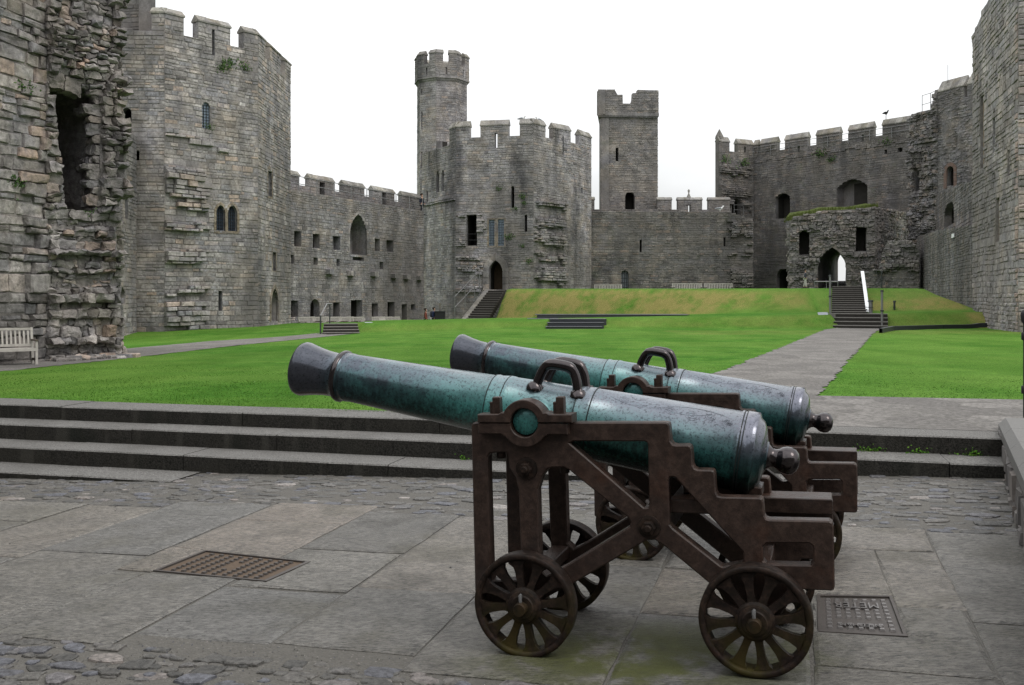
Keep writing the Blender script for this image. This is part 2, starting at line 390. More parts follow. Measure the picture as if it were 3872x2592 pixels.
tag(mb.build('courtyard_base', M_MORTAR), kind='structure')
COVERS = []       # plan quads left open for the drain covers
def inside(p, poly):
    c = False
    for i in range(len(poly)):
        a, b = poly[i-1], poly[i]
        if (a[1] > p[1]) != (b[1] > p[1]) and p[0] < (b[0]-a[0])*(p[1]-a[1])/(b[1]-a[1])+a[0]: c = not c
    return c
cov1 = [V2(pg(*q)) for q in ((590, 2156), (777, 2082), (1163, 2124), (1003, 2195))]
cov2 = [V2(pg(*q)) for q in ((3097, 2251), (3366, 2255), (3422, 2401), (3101, 2384))]
VS1 = 2.72        # the flags lie in a band 2.7 m deep
us = [-9.2]
while us[-1] < 7.5: us.append(us[-1]+R.uniform(.68, .92))
def slab(mb, poly, top, t):
    """a flagstone with a worn edge; poly in plan"""
    n = len(poly); c = sum(poly, Vector((0, 0)))/n
    P = []
    for i in range(n):
        a, b = poly[i], poly[(i+1) % n]; k = max(2, int((b-a).length/.16))
        for q in range(k):
            p = a.lerp(b, q/k)
            w = .012*noise.noise(Vector((p.x*5, p.y*5, t*9)))
            P.append(p+(c-p).normalized()*w)
    m = len(P); tilt = Vector((R.uniform(-.004, .004), R.uniform(-.004, .004)))
    zz = lambda p: g0(p.x)+top+tilt.dot(p-c)
    vs = [(p.x, p.y, g0(p.x)-.03) for p in P]+[(p.x, p.y, zz(p)-.007) for p in P]
    I = [p+(c-p).normalized()*.022 for p in P]
    vs += [(p.x, p.y, zz(p)) for p in I]
    fs = [(i, (i+1) % m, m+(i+1) % m, m+i) for i in range(m)]+[(m+i, m+(i+1) % m, 2*m+(i+1) % m, 2*m+i) for i in range(m)]+[tuple(range(2*m, 3*m))]
    mb.add(vs, fs, 0, t)
def clip_out(poly, quad):
    """split a slab into pieces that leave the (convex) cover free"""
    out = []; rest = poly; q = quad
    q = quad if sum(quad[i].x*quad[(i+1) % 4].y-quad[(i+1) % 4].x*quad[i].y for i in range(4)) > 0 else quad[::-1]
    def cut(P, a, b, keep):
        n = Vector((-(b-a).y, (b-a).x)); res = []
        for i in range(len(P)):
            p, r = P[i], P[(i+1) % len(P)]; dp, dr = (p-a).dot(n)*keep, (r-a).dot(n)*keep
            if dp >= 0: res.append(p)
            if dp*dr < 0: res.append(p.lerp(r, dp/(dp-dr)))
        return res
    for i in range(4):
        a, b = q[i], q[(i+1) % 4]
        o = cut(rest, a, b, -1)
        if len(o) > 2: out.append(o)
        rest = cut(rest, a, b, 1)
        if len(rest) < 3 or parea(rest) < 2e-5: return [poly]
    return out
def parea(P): return abs(sum(P[i].x*P[(i+1) % len(P)].y-P[(i+1) % len(P)].x*P[i].y for i in range(len(P))))/2
def grow(q, e):
    c = sum(q, Vector((0, 0)))/4; return [p+(p-c).normalized()*e for p in q]
R.seed(21)
mb = MB()
for k in range(len(us)-1):
    u0, u1 = us[k], us[k+1]; v = -.05+R.uniform(-.12, .1); vend = VS1+R.uniform(-.12, .25)
    if u0 > 1.2: v -= 1.6
    while v < vend:
        L = R.uniform(.75, 1.45); v2 = min(v+L, vend)
        if vend-v2 < .4: v2 = vend
        gpn = .007
        P = [uvp(u0+gpn, v+gpn), uvp(u1-gpn, v+gpn), uvp(u1-gpn, v2-gpn), uvp(u0+gpn, v2-gpn)]
        P = [p+Vector((R.uniform(-.012, .012), R.uniform(-.012, .012))) for p in P]
        pieces = [P]
        for cv in (cov1, cov2):
            q = grow(cv, .022); nw = []
            for pc in pieces:
                nw += [x for x in clip_out(pc, q) if parea(x) > .004]
            pieces = nw
        t = R.random()
        for pc in pieces: slab(mb, pc, R.uniform(-.003, .004), t)
        v = v2
tag(mb.build('flagstone_paving', M_SLAB), kind='structure')
R.seed(5)
def cobbles(mb, u0, u1, v0, v1, size, jitter=.35, fill=.9, low=0.):
    nu, nv = int((u1-u0)/size), int((v1-v0)/(size*.62))
    for a in range(nu):
        for b in range(nv):
            if R.random() > fill: continue
            u = u0+(a+.5+(.5 if b % 2 else 0)+R.uniform(-jitter, jitter)*.6)*size; v = v0+(b+.5+R.uniform(-jitter, jitter)*.5)*size*.62
            c = uvp(u, v)
            if c.y > step_line(c.x)-(.62 if c.x < 3 else .1) or c.x > 4.6 or c.y < .8: continue
            if any(inside(c, grow(q, .1)) for q in (cov1, cov2)): continue
            ru, rv = size*R.uniform(.34, .56), size*R.uniform(.2, .33); n = 8; an = R.uniform(-.3, .3)
            h = (R.uniform(-.005, .007) if size > .15 else R.uniform(-.007, .001))-low; t = R.random()**1.25; vs = []; ring = []
            for q in range(n):
                w = 2*pi*q/n; k = R.uniform(.68, 1.15); s_ = (abs(cos(w))**4+abs(sin(w))**4)**-.25*.9
                ring.append((ru*k*s_*cos(w), rv*k*s_*sin(w)))
            for sc, z in ((1.1, -.03), (1, h-.004), (.84, h)):
                for x, y in ring:
                    p = c+U*(x*cos(an)-y*sin(an))*sc+V*(x*sin(an)+y*cos(an))*sc
                    vs.append((p.x, p.y, g0(p.x)+z))
            fs = [(i+o, (i+1) % n+o, (i+1) % n+n+o, i+n+o) for o in (0, n) for i in range(n)]+[tuple(range(2*n, 3*n))]
            mb.add(vs, fs, 0, t)
mb = MB()
for a_, b_, d_ in ((-5., 1.3, -.08), (1.2, 3.6, -1.62)):
    cobbles(mb, a_, b_, -2.6, d_, .2, .5, .92); cobbles(mb, a_, b_, -2.6, d_, .1, .6, .6)
cobbles(mb, -9.5, 6.5, VS1-.1, VS1+3.0, .22, .55, .85, .004); cobbles(mb, -9.5, 6.5, VS1+.02, VS1+3.0, .12, .6, .5, .002)
tag(mb.build('cobble_paving', M_COB), kind='structure')
# loose grit in the joints of the cobbles
mb = MB()
for i in range(7000):
    u, v = R.uniform(-4.2, 1.6), R.uniform(-2.4, .02); c = uvp(u, v)
    if c.y < 1: continue
    s_ = R.uniform(.002, .007); z = g0(c.x)-.012
    mb.add([(c.x-s_, c.y-s_, z), (c.x+s_, c.y-s_*.6, z), (c.x, c.y+s_, z), (c.x, c.y, z+s_*1.6)], [(0, 1, 3), (1, 2, 3), (2, 0, 3)], 0, R.random())
for i in range(260):
    u, v = R.uniform(-5, 4), R.uniform(-1.6, 5.2); c = uvp(u, v)
    if c.y < 2.2 or c.x > 3.6: continue
    s_ = R.uniform(.003, .011); z = g0(c.x)-.002; a_ = R.uniform(0, 6)
    mb.add([(c.x+s_*cos(a_+k*1.257), c.y+s_*sin(a_+k*1.257)*R.uniform(.5, 1), z) for k in range(5)]+[(c.x, c.y, z+s_*R.uniform(.4, .9))], [(k, (k+1) % 5, 5) for k in range(5)], 0, R.random())
o = mb.build('gravel', M_COB); tag(o, 'grit lying in the joints of the cobbles', 'grit', kind='stuff')

# ------------------------------------------------------------------ granite steps across the courtyard
def granite(shaded_dirty):  # treads coloured as lit, risers as shaded, besides the risers' algae grime
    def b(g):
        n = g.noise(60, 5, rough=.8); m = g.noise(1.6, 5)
        if shaded_dirty:
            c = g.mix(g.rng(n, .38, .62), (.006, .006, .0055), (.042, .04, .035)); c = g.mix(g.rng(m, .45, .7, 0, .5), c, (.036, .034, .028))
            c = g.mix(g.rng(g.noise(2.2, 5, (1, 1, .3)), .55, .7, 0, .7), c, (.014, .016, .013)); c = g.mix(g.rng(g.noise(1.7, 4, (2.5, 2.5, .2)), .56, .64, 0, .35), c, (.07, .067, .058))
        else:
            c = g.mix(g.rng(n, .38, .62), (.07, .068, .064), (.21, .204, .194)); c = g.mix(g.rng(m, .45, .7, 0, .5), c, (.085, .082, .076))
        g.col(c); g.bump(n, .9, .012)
    return mat('granite_shaded_grimy' if shaded_dirty else 'granite_lit_worn', b, .8, 0, .12)
R.seed(31)
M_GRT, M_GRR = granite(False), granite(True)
st = thing('stone_steps', (0, step_line(0), .2), 'long flight of dark granite steps rising from the paving to the lawn', 'steps')
ang = atan2(-.265, 1); du = Vector((cos(ang), sin(ang))); dv = Vector((-sin(ang), cos(ang)))
for lvl, (zt, zb, back, x1) in enumerate(((.38, .225, 0, 4.62), (.225, .065, .46, 4.62), (.065, -.09, .93, 2.9), (-.093, -.25, 1.4, -2.9))):
    mb = MB(); x = -14-lvl*.7
    P0 = Vector((0, step_line(0)))-dv*back
    while x < x1:
        L = min(R.uniform(1.3, 2.3), x1-x) if x1-x > 2.4 else x1-x
        e = .004; o = R.uniform(-.006, .006); q = []
        for (a, d) in ((x+e, o), (x+L-e, o), (x+L-e, .56), (x+e, .56)):
            p = P0+du*a+dv*d; q.append(p)
        b = .012; z1 = zt+R.uniform(-.004, .004)
        n_ = max(2, int(L/.12)); fr = []
        for i in range(n_+1):
            p = q[0].lerp(q[1], i/n_); w = .007*noise.noise(Vector((p.x*4, p.y*4, lvl*3.3)))
            fr.append((p, w))
        vs = []
        for p, w in fr:
            for dd, z in ((.0, zb-.12), (0, (zb+z1)/2), (0+w*.5, z1-b), (b, z1+w*.3), (.56, z1)):
                k = p+dv*(dd+w); vs.append((k.x, k.y, z))
        m5 = 5; fs0 = []; fs1 = []
        for i in range(n_):
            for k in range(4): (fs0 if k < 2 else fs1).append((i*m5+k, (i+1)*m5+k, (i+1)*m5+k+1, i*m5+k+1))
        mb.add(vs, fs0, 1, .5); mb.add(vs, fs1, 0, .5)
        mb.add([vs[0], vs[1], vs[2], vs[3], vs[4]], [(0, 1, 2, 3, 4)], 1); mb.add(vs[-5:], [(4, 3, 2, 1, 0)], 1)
        x += L
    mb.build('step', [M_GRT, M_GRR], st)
# ------------------------------------------------------------------ masonry
class Fac:
    """a vertical wall face between two plan points, left to right as seen from the courtyard"""
    def __init__(s, a, b):
        s.a, s.b = Vector(a), Vector(b); d = s.b-s.a; s.L = d.length; s.d = d/s.L; s.n = Vector((s.d.y, -s.d.x))
    def P(s, u, v, w=0.): 
        p = s.a+s.d*u+s.n*w; return (p.x, p.y, v)
    def uv(s, px, py):
        r = Vector(((px-CX)/F, 1.)); t = s.a.dot(s.n)/r.dot(s.n); p = r*t
        return ((p-s.a).dot(s.d), H-(py-HY)/F*t)
    def u(s, px): return s.uv(px, HY)[0]
def pl_(px, Y): return Vector(((px-CX)/F*Y, Y))
def zat(px, py, Y): return H-(py-HY)/F*Y
def rect(f, x0, x1, y0, y1, kind='rect'):
    """an opening given by its photo rectangle, as a polygon on the face"""
    xm, ym = (x0+x1)/2, (y0+y1)/2
    u0, u1 = f.u(x0), f.u(x1); v1, v0 = f.uv(xm, y0)[1], f.uv(xm, y1)[1]
    w = u1-u0
    if kind == 'rect': return [(u0, v0), (u1, v0), (u1, v1), (u0, v1)]
    P = [(u0, v0), (u1, v0)]
    if kind == 'pt':      # two-centred pointed head
        hgt = min(w*.8, (v1-v0)*.5); vs_ = v1-hgt; n = 5
        for i in range(n+1):
            a_ = pi/3*i/n; P.append((u0+w*cos(a_), vs_+hgt*sin(a_)/.8660254))
        P += [(u0+u1-p[0], p[1]) for p in P[-2:1:-1]]
    elif kind == 'rnd':
        hgt = min(w*.5, (v1-v0)*.4); n = 8
        for i in range(n+1):
            t = pi*i/n; P.append(((u0+u1)/2+cos(t)*w/2, v1-hgt+sin(t)*hgt))
    elif kind == 'seg':
        hgt = w*.22; n = 8
        for i in range(n+1):
            t = 1-2*i/n; P.append(((u0+u1)/2+t*w/2, v1-hgt+hgt*(1-t*t)))
    return P
def spans(polys, v):
    xs_ = []
    for P in polys:
        for i in range(len(P)):
            a, b = P[i-1], P[i]
            if (a[1] > v) != (b[1] > v): xs_.append(a[0]+(v-a[1])*(b[0]-a[0])/(b[1]-a[1]))
    xs_.sort(); return list(zip(xs_[::2], xs_[1::2]))
def tri_fill(mb, f, polys, w, m, flip=False, t=.3):
    fl = [p for P in polys for p in P]
    fs = []
    for a, b, c in tessellate_polygon([[Vector((p[0], p[1], 0)) for p in P] for P in polys]):
        A, B, D = fl[a], fl[b], fl[c]
        ccw = (B[0]-A[0])*(D[1]-A[1])-(B[1]-A[1])*(D[0]-A[0]) > 0
        fs.append((a, b, c) if ccw != flip else (a, c, b))
    mb.add([f.P(p[0], p[1], w) for p in fl], fs, m, t)
def blocks(mb, f, polys, snaps=(), course=(.2, .32), wid=(.3, .7), gap=.012, proud=(.005, .03), prot=None, rag=(0, 0), m=0, skew=.012, vmin=None, tintf=None):
    vs_ = [p[1] for p in polys[0]]; lo, hi = min(vs_) if vmin is None else vmin, max(vs_)
    sd = f.a.x*3.7
    wb = lambda a, c, k: .05*noise.noise(Vector((a*.45+sd, c*.7, k)))+.022*noise.noise(Vector((a*1.7+sd, c*2.2, k+3)))
    lv = sorted(set([lo, hi]+[s_ for s_ in snaps if lo < s_ < hi]))
    row = 0
    for A, B in zip(lv, lv[1:]):
        v = A
        while v < B-1e-4:
            h = course[0]+(course[1]-course[0])*R.random()**1.3*(1.5 if R.random() < .12 else 1); 
            if B-v-h < course[0]*.6: h = B-v
            rj = R.uniform(-1, 1)
            for x0, x1 in spans(polys, v+h*.5):
                if rag[0] and x0 < .6: x0 += R.uniform(-rag[0], rag[0]*.6)
                if rag[1] and x1 > f.L-.6: x1 += R.uniform(-rag[1]*.6, rag[1])
                x = x0
                while x < x1-.02:
                    w = R.uniform(*wid)*(.7 if h < .2 else 1.)
                    if x1-x-w < wid[0]*.6: w = x1-x
                    p = R.uniform(*proud)
                    ex = prot(x+w/2, v+h/2, row) if prot else 0
                    p += ex
                    j = lambda k=1.: R.uniform(-skew, skew)*k
                    g_ = gap; k = .35 if ex < .05 else .25
                    b = min(h*.3, .02+.25*min(p, .12)*k)
                    q = [(x+g_+j(.5), v+g_+j(.5)), (x+w-g_+j(.5), v+g_+j(.5)), (x+w-g_+j(.5), v+h-g_+j(.5)), (x+g_+j(.5), v+h-g_+j(.5))]
                    z = [p+j(.5+ex*3) for _ in range(4)]
                    q = [(a+wb(a, c, 0), c+wb(a, c, 9)) for a, c in q]
                    V_ = [f.P(a, c, -.03) for a, c in q]
                    if ex > .03:
                        V_ += [f.P(a, c, e*.8) for (a, c), e in zip(q, z)]
                    sx = (b, -b, -b, b); sy = (b, b, -b, -b)
                    V_ += [f.P(a+sx[i]+j(), c+sy[i]+j(), z[i]) for i, (a, c) in enumerate(q)]
                    nl = len(V_)//4-1
                    fs = [(o*4+i, o*4+(i+1) % 4, o*4+4+(i+1) % 4, o*4+4+i) for o in range(nl) for i in range(4)]+[tuple(range(nl*4, nl*4+4))]
                    t = R.betavariate(2.4, 2.4)
                    if R.random() < .1: t = R.random()
                    if tintf: t = tintf(x, v, t)
                    mb.add(V_, fs, m, t)
                    x += w
            v += h; row += 1
def wall_face(mb, f, outline, holes=(), thick=.8, back=True, stones=True, mi=0, jt=.2, **kw):
    """holes: (poly, depth, kind) kind 'cap' painted dark inside, 'stone' stone-backed recess, 'open' daylight through"""
    allp = [outline]+[h[0] for h in holes]
    tri_fill(mb, f, allp, 0, mi, t=jt)
    n = len(outline)
    ccw = sum(outline[i-1][0]*outline[i][1]-outline[i][0]*outline[i-1][1] for i in range(n)) > 0
    for i in range(n):
        a, b = outline[i-1], outline[i]
        if not ccw: a, b = b, a
        mb.quad(f.P(*b, 0), f.P(*a, 0), f.P(*a, -thick), f.P(*b, -thick), mi, .45)
    if back: tri_fill(mb, f, [outline]+[h[0] for h in holes if h[2] == 'open' or h[1] > thick], -thick, mi, True)
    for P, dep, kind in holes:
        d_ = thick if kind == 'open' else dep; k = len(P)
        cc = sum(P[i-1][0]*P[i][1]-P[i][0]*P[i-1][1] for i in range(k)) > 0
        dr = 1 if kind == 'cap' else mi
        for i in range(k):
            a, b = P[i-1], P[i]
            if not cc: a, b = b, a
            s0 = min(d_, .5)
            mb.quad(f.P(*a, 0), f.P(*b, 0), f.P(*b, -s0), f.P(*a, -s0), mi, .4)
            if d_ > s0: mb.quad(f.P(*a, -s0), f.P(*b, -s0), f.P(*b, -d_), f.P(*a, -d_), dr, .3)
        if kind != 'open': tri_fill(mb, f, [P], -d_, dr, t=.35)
    if stones: blocks(mb, f, allp, m=mi, **kw)
def crenel(f, z0, sill, top, merlons, u0=0., u1=None):
    """outline of a wall with merlons (u ranges)"""
    u1 = f.L if u1 is None else u1
    P = [(u0, z0), (u1, z0)]
    cur = u1
    prof = []
    for a, b in sorted(merlons, reverse=True):
        b = min(b, u1); a = max(a, u0)
        if b < cur-1e-3:
            prof += [(cur, sill), (b, sill)]
        prof += [(b, top), (a, top)]; cur = a
    if cur > u0+1e-3: prof += [(cur, sill), (u0, sill)]
    return P+prof
def merl(f, *px, thick=.5):
    """merlons from their photo extents, allowing for the end face that shows"""
    out = []
    for a, b in px:
        u0, u1 = f.u(a), f.u(b)
        for k in range(2):
            u = (u0, u1)[k]; p0, p1 = f.P(u, 0, 0), f.P(u, 0, -thick); d = F*(p1[0]/p1[1]-p0[0]/p0[1])
            if k == 0 and d < 0 and u0 > .3: u0 = min(f.u(a-d), u1-.5)
            if k == 1 and d > 0 and u1 < f.L-.3: u1 = max(f.u(b-d), u0+.5)
        out.append((max(0, u0), min(f.L, u1)))
    return out
def coping(parent, f, a, b, v, thick=.7, h=.34, over=.07, name='coping', ends=(1, 1), mt=None):
    """weathered slabs sloping up to a ridge over one merlon"""
    mb = MB(); n = max(1, int((b-a)/.55)); e = .05
    for i in range(n):
        x0, x1 = a+(b-a)*i/n-(e if i == 0 and ends[0] else 0)+.004, a+(b-a)*(i+1)/n+(e if i == n-1 and ends[1] else 0)-.004
        j = R.uniform(-.012, .012)
        sec = [(over, v-.02), (over, v+.07), (-thick*.5, v+h+j), (-thick-over, v+.07), (-thick-over, v-.02)]
        vs = [f.P(x, z, w) for x in (x0, x1) for w, z in sec]
        mb.add(vs, [(i_, (i_+1) % 5, 5+(i_+1) % 5, 5+i_) for i_ in range(5)]+[(4, 3, 2, 1, 0), (5, 6, 7, 8, 9)], 0, R.random())
    return mb.build(name, mt or M_COPE, parent)
def surround(parent, f, P, t=.16, proud=.05, name='surround', skip_base=True, mt=None):
    """dressed stones framing an opening"""
    mb = MB(); n = len(P); c = (sum(p[0] for p in P)/n, sum(p[1] for p in P)/n); v0 = min(p[1] for p in P)
    out = []
    for i in range(n):
        a, b, d = Vector(P[i-1]), Vector(P[i]), Vector(P[(i+1) % n]); d1 = (b-a).normalized(); d2 = (d-b).normalized()
        n1, n2 = Vector((d1.y, -d1.x)), Vector((d2.y, -d2.x)); k = (n1+n2)/max(.4, 1+n1.dot(n2))
        if k.dot(b-Vector(c)) < 0 and abs(k.dot(b-Vector(c))) > .02: k = -k
        o = b+k*t
        if skip_base and abs(P[i][1]-v0) < 1e-4: o.y = v0
        out.append(tuple(o))
    for i in range(n):
        j = (i+1) % n
        if skip_base and abs(P[i][1]-v0) < 1e-4 and abs(P[j][1]-v0) < 1e-4: continue
        seg = max(1, int((Vector(P[i])-Vector(P[j])).length/.4))
        for q in range(seg):
            L_ = lambda A, B, s_: (A[0]+(B[0]-A[0])*s_, A[1]+(B[1]-A[1])*s_)
            s0, s1 = q/seg+.01, (q+1)/seg-.01
            a, b, o1, o0 = L_(P[i], P[j], s0), L_(P[i], P[j], s1), L_(out[i], out[j], s1), L_(out[i], out[j], s0)
            w = proud+R.uniform(0, .012); r = [a, b, o1, o0]
            vs = [f.P(*p, -.1) for p in r]+[f.P(*p, w) for p in r]
            mb.add(vs, [(4, 5, 6, 7), (0, 1, 5, 4), (1, 2, 6, 5), (2, 3, 7, 6), (3, 0, 4, 7)], 0, R.random())
    o = mb.build(name, mt or M_TRIM, parent)
    return o
def pane(parent, f, P, w=-.12, mt=None, bars=0, barsh=0, name='window_pane', frame=None):
    mb = MB(); tri_fill(mb, f, [P], w, 0)
    u0, u1 = min(p[0] for p in P), max(p[0] for p in P); v0, v1 = min(p[1] for p in P), max(p[1] for p in P)
    o = mb.build(name, mt or M_GLASSD, parent)
    if bars or barsh:
        mb = MB()
        for i in range(1, bars+1):
            x = u0+(u1-u0)*i/(bars+1); sp = [s_ for s_ in [(v0, v1-.1*(v1-v0))]]
            mb.box((-.012, -.012, 0), (.012, .012, sp[0][1]-v0), M=Matrix.Translation(Vector(f.P(x, v0, w+.03))))
        for i in range(1, barsh+1):
            z = v0+(v1-v0)*i/(barsh+1)
            for x0, x1 in spans([P], z): mb.tube([f.P(x0, z, w+.03), f.P(x1, z, w+.03)], .012, 5)
        mb.build('glazing_bars' if mt is not M_BARS else 'grille', M_BARS, parent)
    return o
def tooth(x0, x1, z0, z1, amp=.3, period=.85, seed=0):
    """broken bonding stones where a cross wall was torn away: courses stick out by turns"""
    def p(u, v, row):
        if not (x0 <= u <= x1 and z0 <= v <= z1): return 0
        e = min(1, (u-x0)/.25+.3, (x1-u)/.25+.3)
        k = noise.noise(Vector((v*1.15+seed*7.3, seed*3.1, u*.12)))+.3*noise.noise(Vector((v*3.3, u*.8, seed)))
        if k < -.02: return max(0, R.uniform(-.06, .03))
        return max(0, amp*e*(.55+.8*k)+R.uniform(-.12, .12)*amp)
    return p
def both(*fs): return lambda u, v, r: max(f(u, v, r) for f in fs)
TEX = bpy.data.textures.new('stone_relief', 'CLOUDS'); TEX.noise_scale = .22; TEX.noise_depth = 2; TEX.cloud_type = 'COLOR'
def roughen(o, lvl, strength):
    """break the straight arrises of rough masonry"""
    m = o.modifiers.new('cut', 'SUBSURF'); m.subdivision_type = 'SIMPLE'; m.levels = lvl; m.render_levels = lvl
    m = o.modifiers.new('relief', 'DISPLACE'); m.texture = TEX; m.direction = 'RGB_TO_XYZ'; m.texture_coords = 'LOCAL'; m.strength = strength; m.mid_level = .5
    return o
def weed(f, u, v, s_, parent, name='ivy_tuft'):
    mb = MB()
    for i in range(90):
        a, b, w = R.gauss(0, s_*.45), R.gauss(0, s_*.3), abs(R.gauss(0, s_*.25)); q = s_*R.uniform(.06, .14)
        c = Vector(f.P(u+a, v+b, w+.02)); d = Vector((R.uniform(-1, 1), R.uniform(-1, 1), R.uniform(-1, 1))).normalized()*q; e = d.orthogonal()
        mb.add([c-d, c+e*.7, c+d, c-e*.7], [(0, 1, 2, 3)], 0, R.random())
    return mb.build(name, M_WEED, parent)
M_WEED = mat('wall_weed', lambda g: g.col(g.ramp(g.attr('tint'), [(0, (.02, .045, .012)), (1, (.06, .11, .025))])), .7, 0, .2)
M_MOSSTOP = mat('moss_and_turf', lambda g: (g.col(g.mix(g.noise(2.5, 5), (.035, .05, .012), (.08, .1, .025))), g.bump(g.noise(20, 4), .6, .03)), .9, 0, .1)
SM = [M_GRAN, M_INSIDE]
# ================================================================== A. ruined gatehouse at the left edge
YA0, YA1, YB1 = 20.3, 22.4, 23.9
A = Fac(pl_(-330, YA0-1.6), pl_(165, YA1)); B = Fac(pl_(165, YA1), pl_(440, YB1))
rb = B.P(B.L, 0)
D_ = Fac((rb[0], rb[1]), (rb[0]-2.6, rb[1]+5.5))
rt = thing('gatehouse_ruin', (A.b.x, A.b.y, 0), 'ragged gatehouse ruin with tall dark gap and broken stone ledges at left edge', 'ruin')
ZT = 9.6
mb = MB()
ua = A.u(95)
pA = lambda u, v, r: (max(0, .10*(u-ua)/max(.1, A.L-ua)+.1*noise.noise(Vector((v*1.8, u, 3))))+R.uniform(0, .1)) if u > ua else (.05 if R.random() < .06 else R.uniform(0, .012))
wall_face(mb, A, [(0, -.4), (A.L, -.4), (A.L, ZT), (0, ZT)], thick=1.2, prot=pA, course=(.14, .36), wid=(.3, .95), gap=.01, proud=(.005, .045), skew=.02)
R.seed(2); roughen(mb.build('ashlar_wall', [M_RUIN, M_INSIDE], rt), 1, .07)
mb = MB()
hp = [(190, 296), (168, 330), (176, 357), (192, 385), (188, 402), (206, 440), (204, 470), (210, 520), (208, 560), (226, 605), (227, 660), (236, 700), (240, 800), (368, 812), (372, 700), (378, 600), (372, 500), (376, 420), (362, 372), (330, 352), (300, 318), (250, 306)]
hole = [B.uv(*q) for q in hp]
zz_ = lambda py: B.uv(310, py)[1]
LED = [(zz_(965), .34), (zz_(1030), .3), (zz_(1150), .5), (zz_(1205), .3), (zz_(1290), .22), (zz_(890), .25), (zz_(800), .3), (zz_(840), .15)]
def pB(u, v, r):
    px_u = u/B.L
    base = .08+.22*noise.noise(Vector((v*1.5+7, u*.8, 1.3)))+.1*noise.noise(Vector((v*4.4, u*2., 5)))
    if v > zz_(790): base += .12+.15*noise.noise(Vector((v*2.3, 9, u*1.4)))
    else:
        for z, a in LED:
            d = v-z
            if 0 <= d < .42: base += a*(1-d/.5)+R.uniform(-.06, .06)
            elif -.4 < d < 0: base -= .16
    if px_u < .1: base += .12
    if px_u > .86: base += .1+.15*noise.noise(Vector((v*2.1, 1, 77)))
    if zz_(800) < v < zz_(300) and u < B.u(382): base *= .5
    return max(0, base*.85+R.uniform(-.04, .06))
pB0 = pB
def ragw(mb_):
    wall_face(mb_, B, [(0, -.4), (B.L, -.4), (B.L, ZT), (0, ZT)], [(hole, 3.2, 'stone')], thick=.5, prot=pB, course=(.09, .25), wid=(.14, .55), gap=.008, proud=(.0, .06), skew=.035, rag=(.0, .28))
ragw(mb)
roughen(mb.build('broken_wall_end', [M_RUIN, M_INSIDE], rt), 2, .15)
# splayed inner side of the gap
mb = MB(); fr = B.P(B.u(374), 0, .02); bk_ = pl_(232, YA1+3.1); Rv = Fac(bk_, (fr[0], fr[1]))
wall_face(mb, Rv, [(0, zz_(825)), (Rv.L, zz_(825)), (Rv.L, zz_(330)), (0, zz_(300))], [], thick=.1, back=False, course=(.15, .32), wid=(.25, .7), proud=(.0, .08), skew=.03, prot=lambda u, v, r: max(0, .1+.22*noise.noise(Vector((v*2.2, u*.9, 14)))+(.12 if u > Rv.L-.5 and r % 2 else 0)))
roughen(mb.build('inner_jamb', [M_RUIN, M_INSIDE], rt), 2, .14)
mb = MB()
wall_face(mb, D_, [(0, -.4), (D_.L, -.4), (D_.L, ZT), (0, ZT)], thick=.5, course=(.15, .3), wid=(.2, .6), prot=lambda u, v, r: max(0, .1+.2*noise.noise(Vector((v*2, u*2, 4)))), skew=.03)
roughen(mb.build('return_wall', [M_RUIN, M_INSIDE], rt), 1, .15)
# lintel over the gap, reddish
mb = MB(); lu0, lv0 = B.uv(165, 268); lu1, lv1 = B.uv(308, 320)
for i in range(2):
    a = lu0+(lu1-lu0)*i/2; b = lu0+(lu1-lu0)*(i+1)/2-.02; z = lv0-(lv0-lv1)*.5*(i+.4)
    vs = [B.P(x, zz, w) for w in (-.3, .1) for x, zz in ((a, z-.3), (b, z-.36), (b, z+.02), (a, z+.06))]
    mb.add(vs, [(4, 5, 6, 7), (0, 1, 5, 4), (1, 2, 6, 5), (2, 3, 7, 6), (3, 0, 4, 7)])
roughen(mb.build('lintel', M_RUIN, rt), 3, .16)
for px, py, s_ in ((85, 330, .28), (215, 175, .22), (60, 690, .3), (190, 165, .18), (230, 190, .16), (330, 810, .2)):
    f = A if px < 165 else B; weed(f, *f.uv(px, py), s_, rt)
# fallen stones along its foot
mb = MB()
for i in range(90):
    t = R.random(); p = B.a.lerp(B.b, t)+B.n*R.uniform(.2, .75); z = height(p.x, p.y)+.03; s_ = R.uniform(.06, .2)
    M = Matrix.Translation((p.x, p.y, z)) @ Matrix.Rotation(R.uniform(0, 6), 4, 'Z') @ Matrix.Rotation(R.uniform(-.3, .3), 4, 'X')
    mb.box((-s_, -s_*.7, -.08), (s_, s_*.7, s_*R.uniform(.25, .6)), 0, R.random(), M, .02)
mb.build('footing_stones', M_RUIN, rt)

# ================================================================== B. polygonal tower, left
v1, v2, v3 = pl_(622, 48), pl_(976, 52), pl_(1099, 58.9)
G0 = Fac(v1+Vector((-6.4, -.6)), v1); G1 = Fac(v1, v2); G2 = Fac(v2, v3)
v4 = v3+Vector((-4.2, 4.2)); v0 = G0.a; v5 = v4+Vector((-6, .6)); v6 = v0+Vector((-1.5, 4))
gt = thing('polygonal_tower', (v1.x+3, v1.y+6, -.1), 'tall grey polygonal tower with twin arched window and three broad merlons', 'tower')
SI, MT = 14.95, 15.86
zb = -.6
w_lanc = [rect(G1, 817, 851, 775, 875, 'pt'), rect(G1, 861, 896, 775, 875, 'pt')]
slot = rect(G1, 764, 795, 387, 487, 'rnd')
arr = rect(G1, 826, 840, 1101, 1179)
sl1 = rect(G1, 802, 813, 112, 210)
tA, tB = G1.u(632), G1.u(775)
mb = MB()
um = lambda f, a, b: (f.u(a), f.u(b))
G0m = merl(G0, (573, 622)); G1m = merl(G1, (622, 695), (730, 871), (903, 976)); G2m = [(0, G2.u(1003)), um(G2, 1020, 1060), (G2.u(1078), G2.L)]
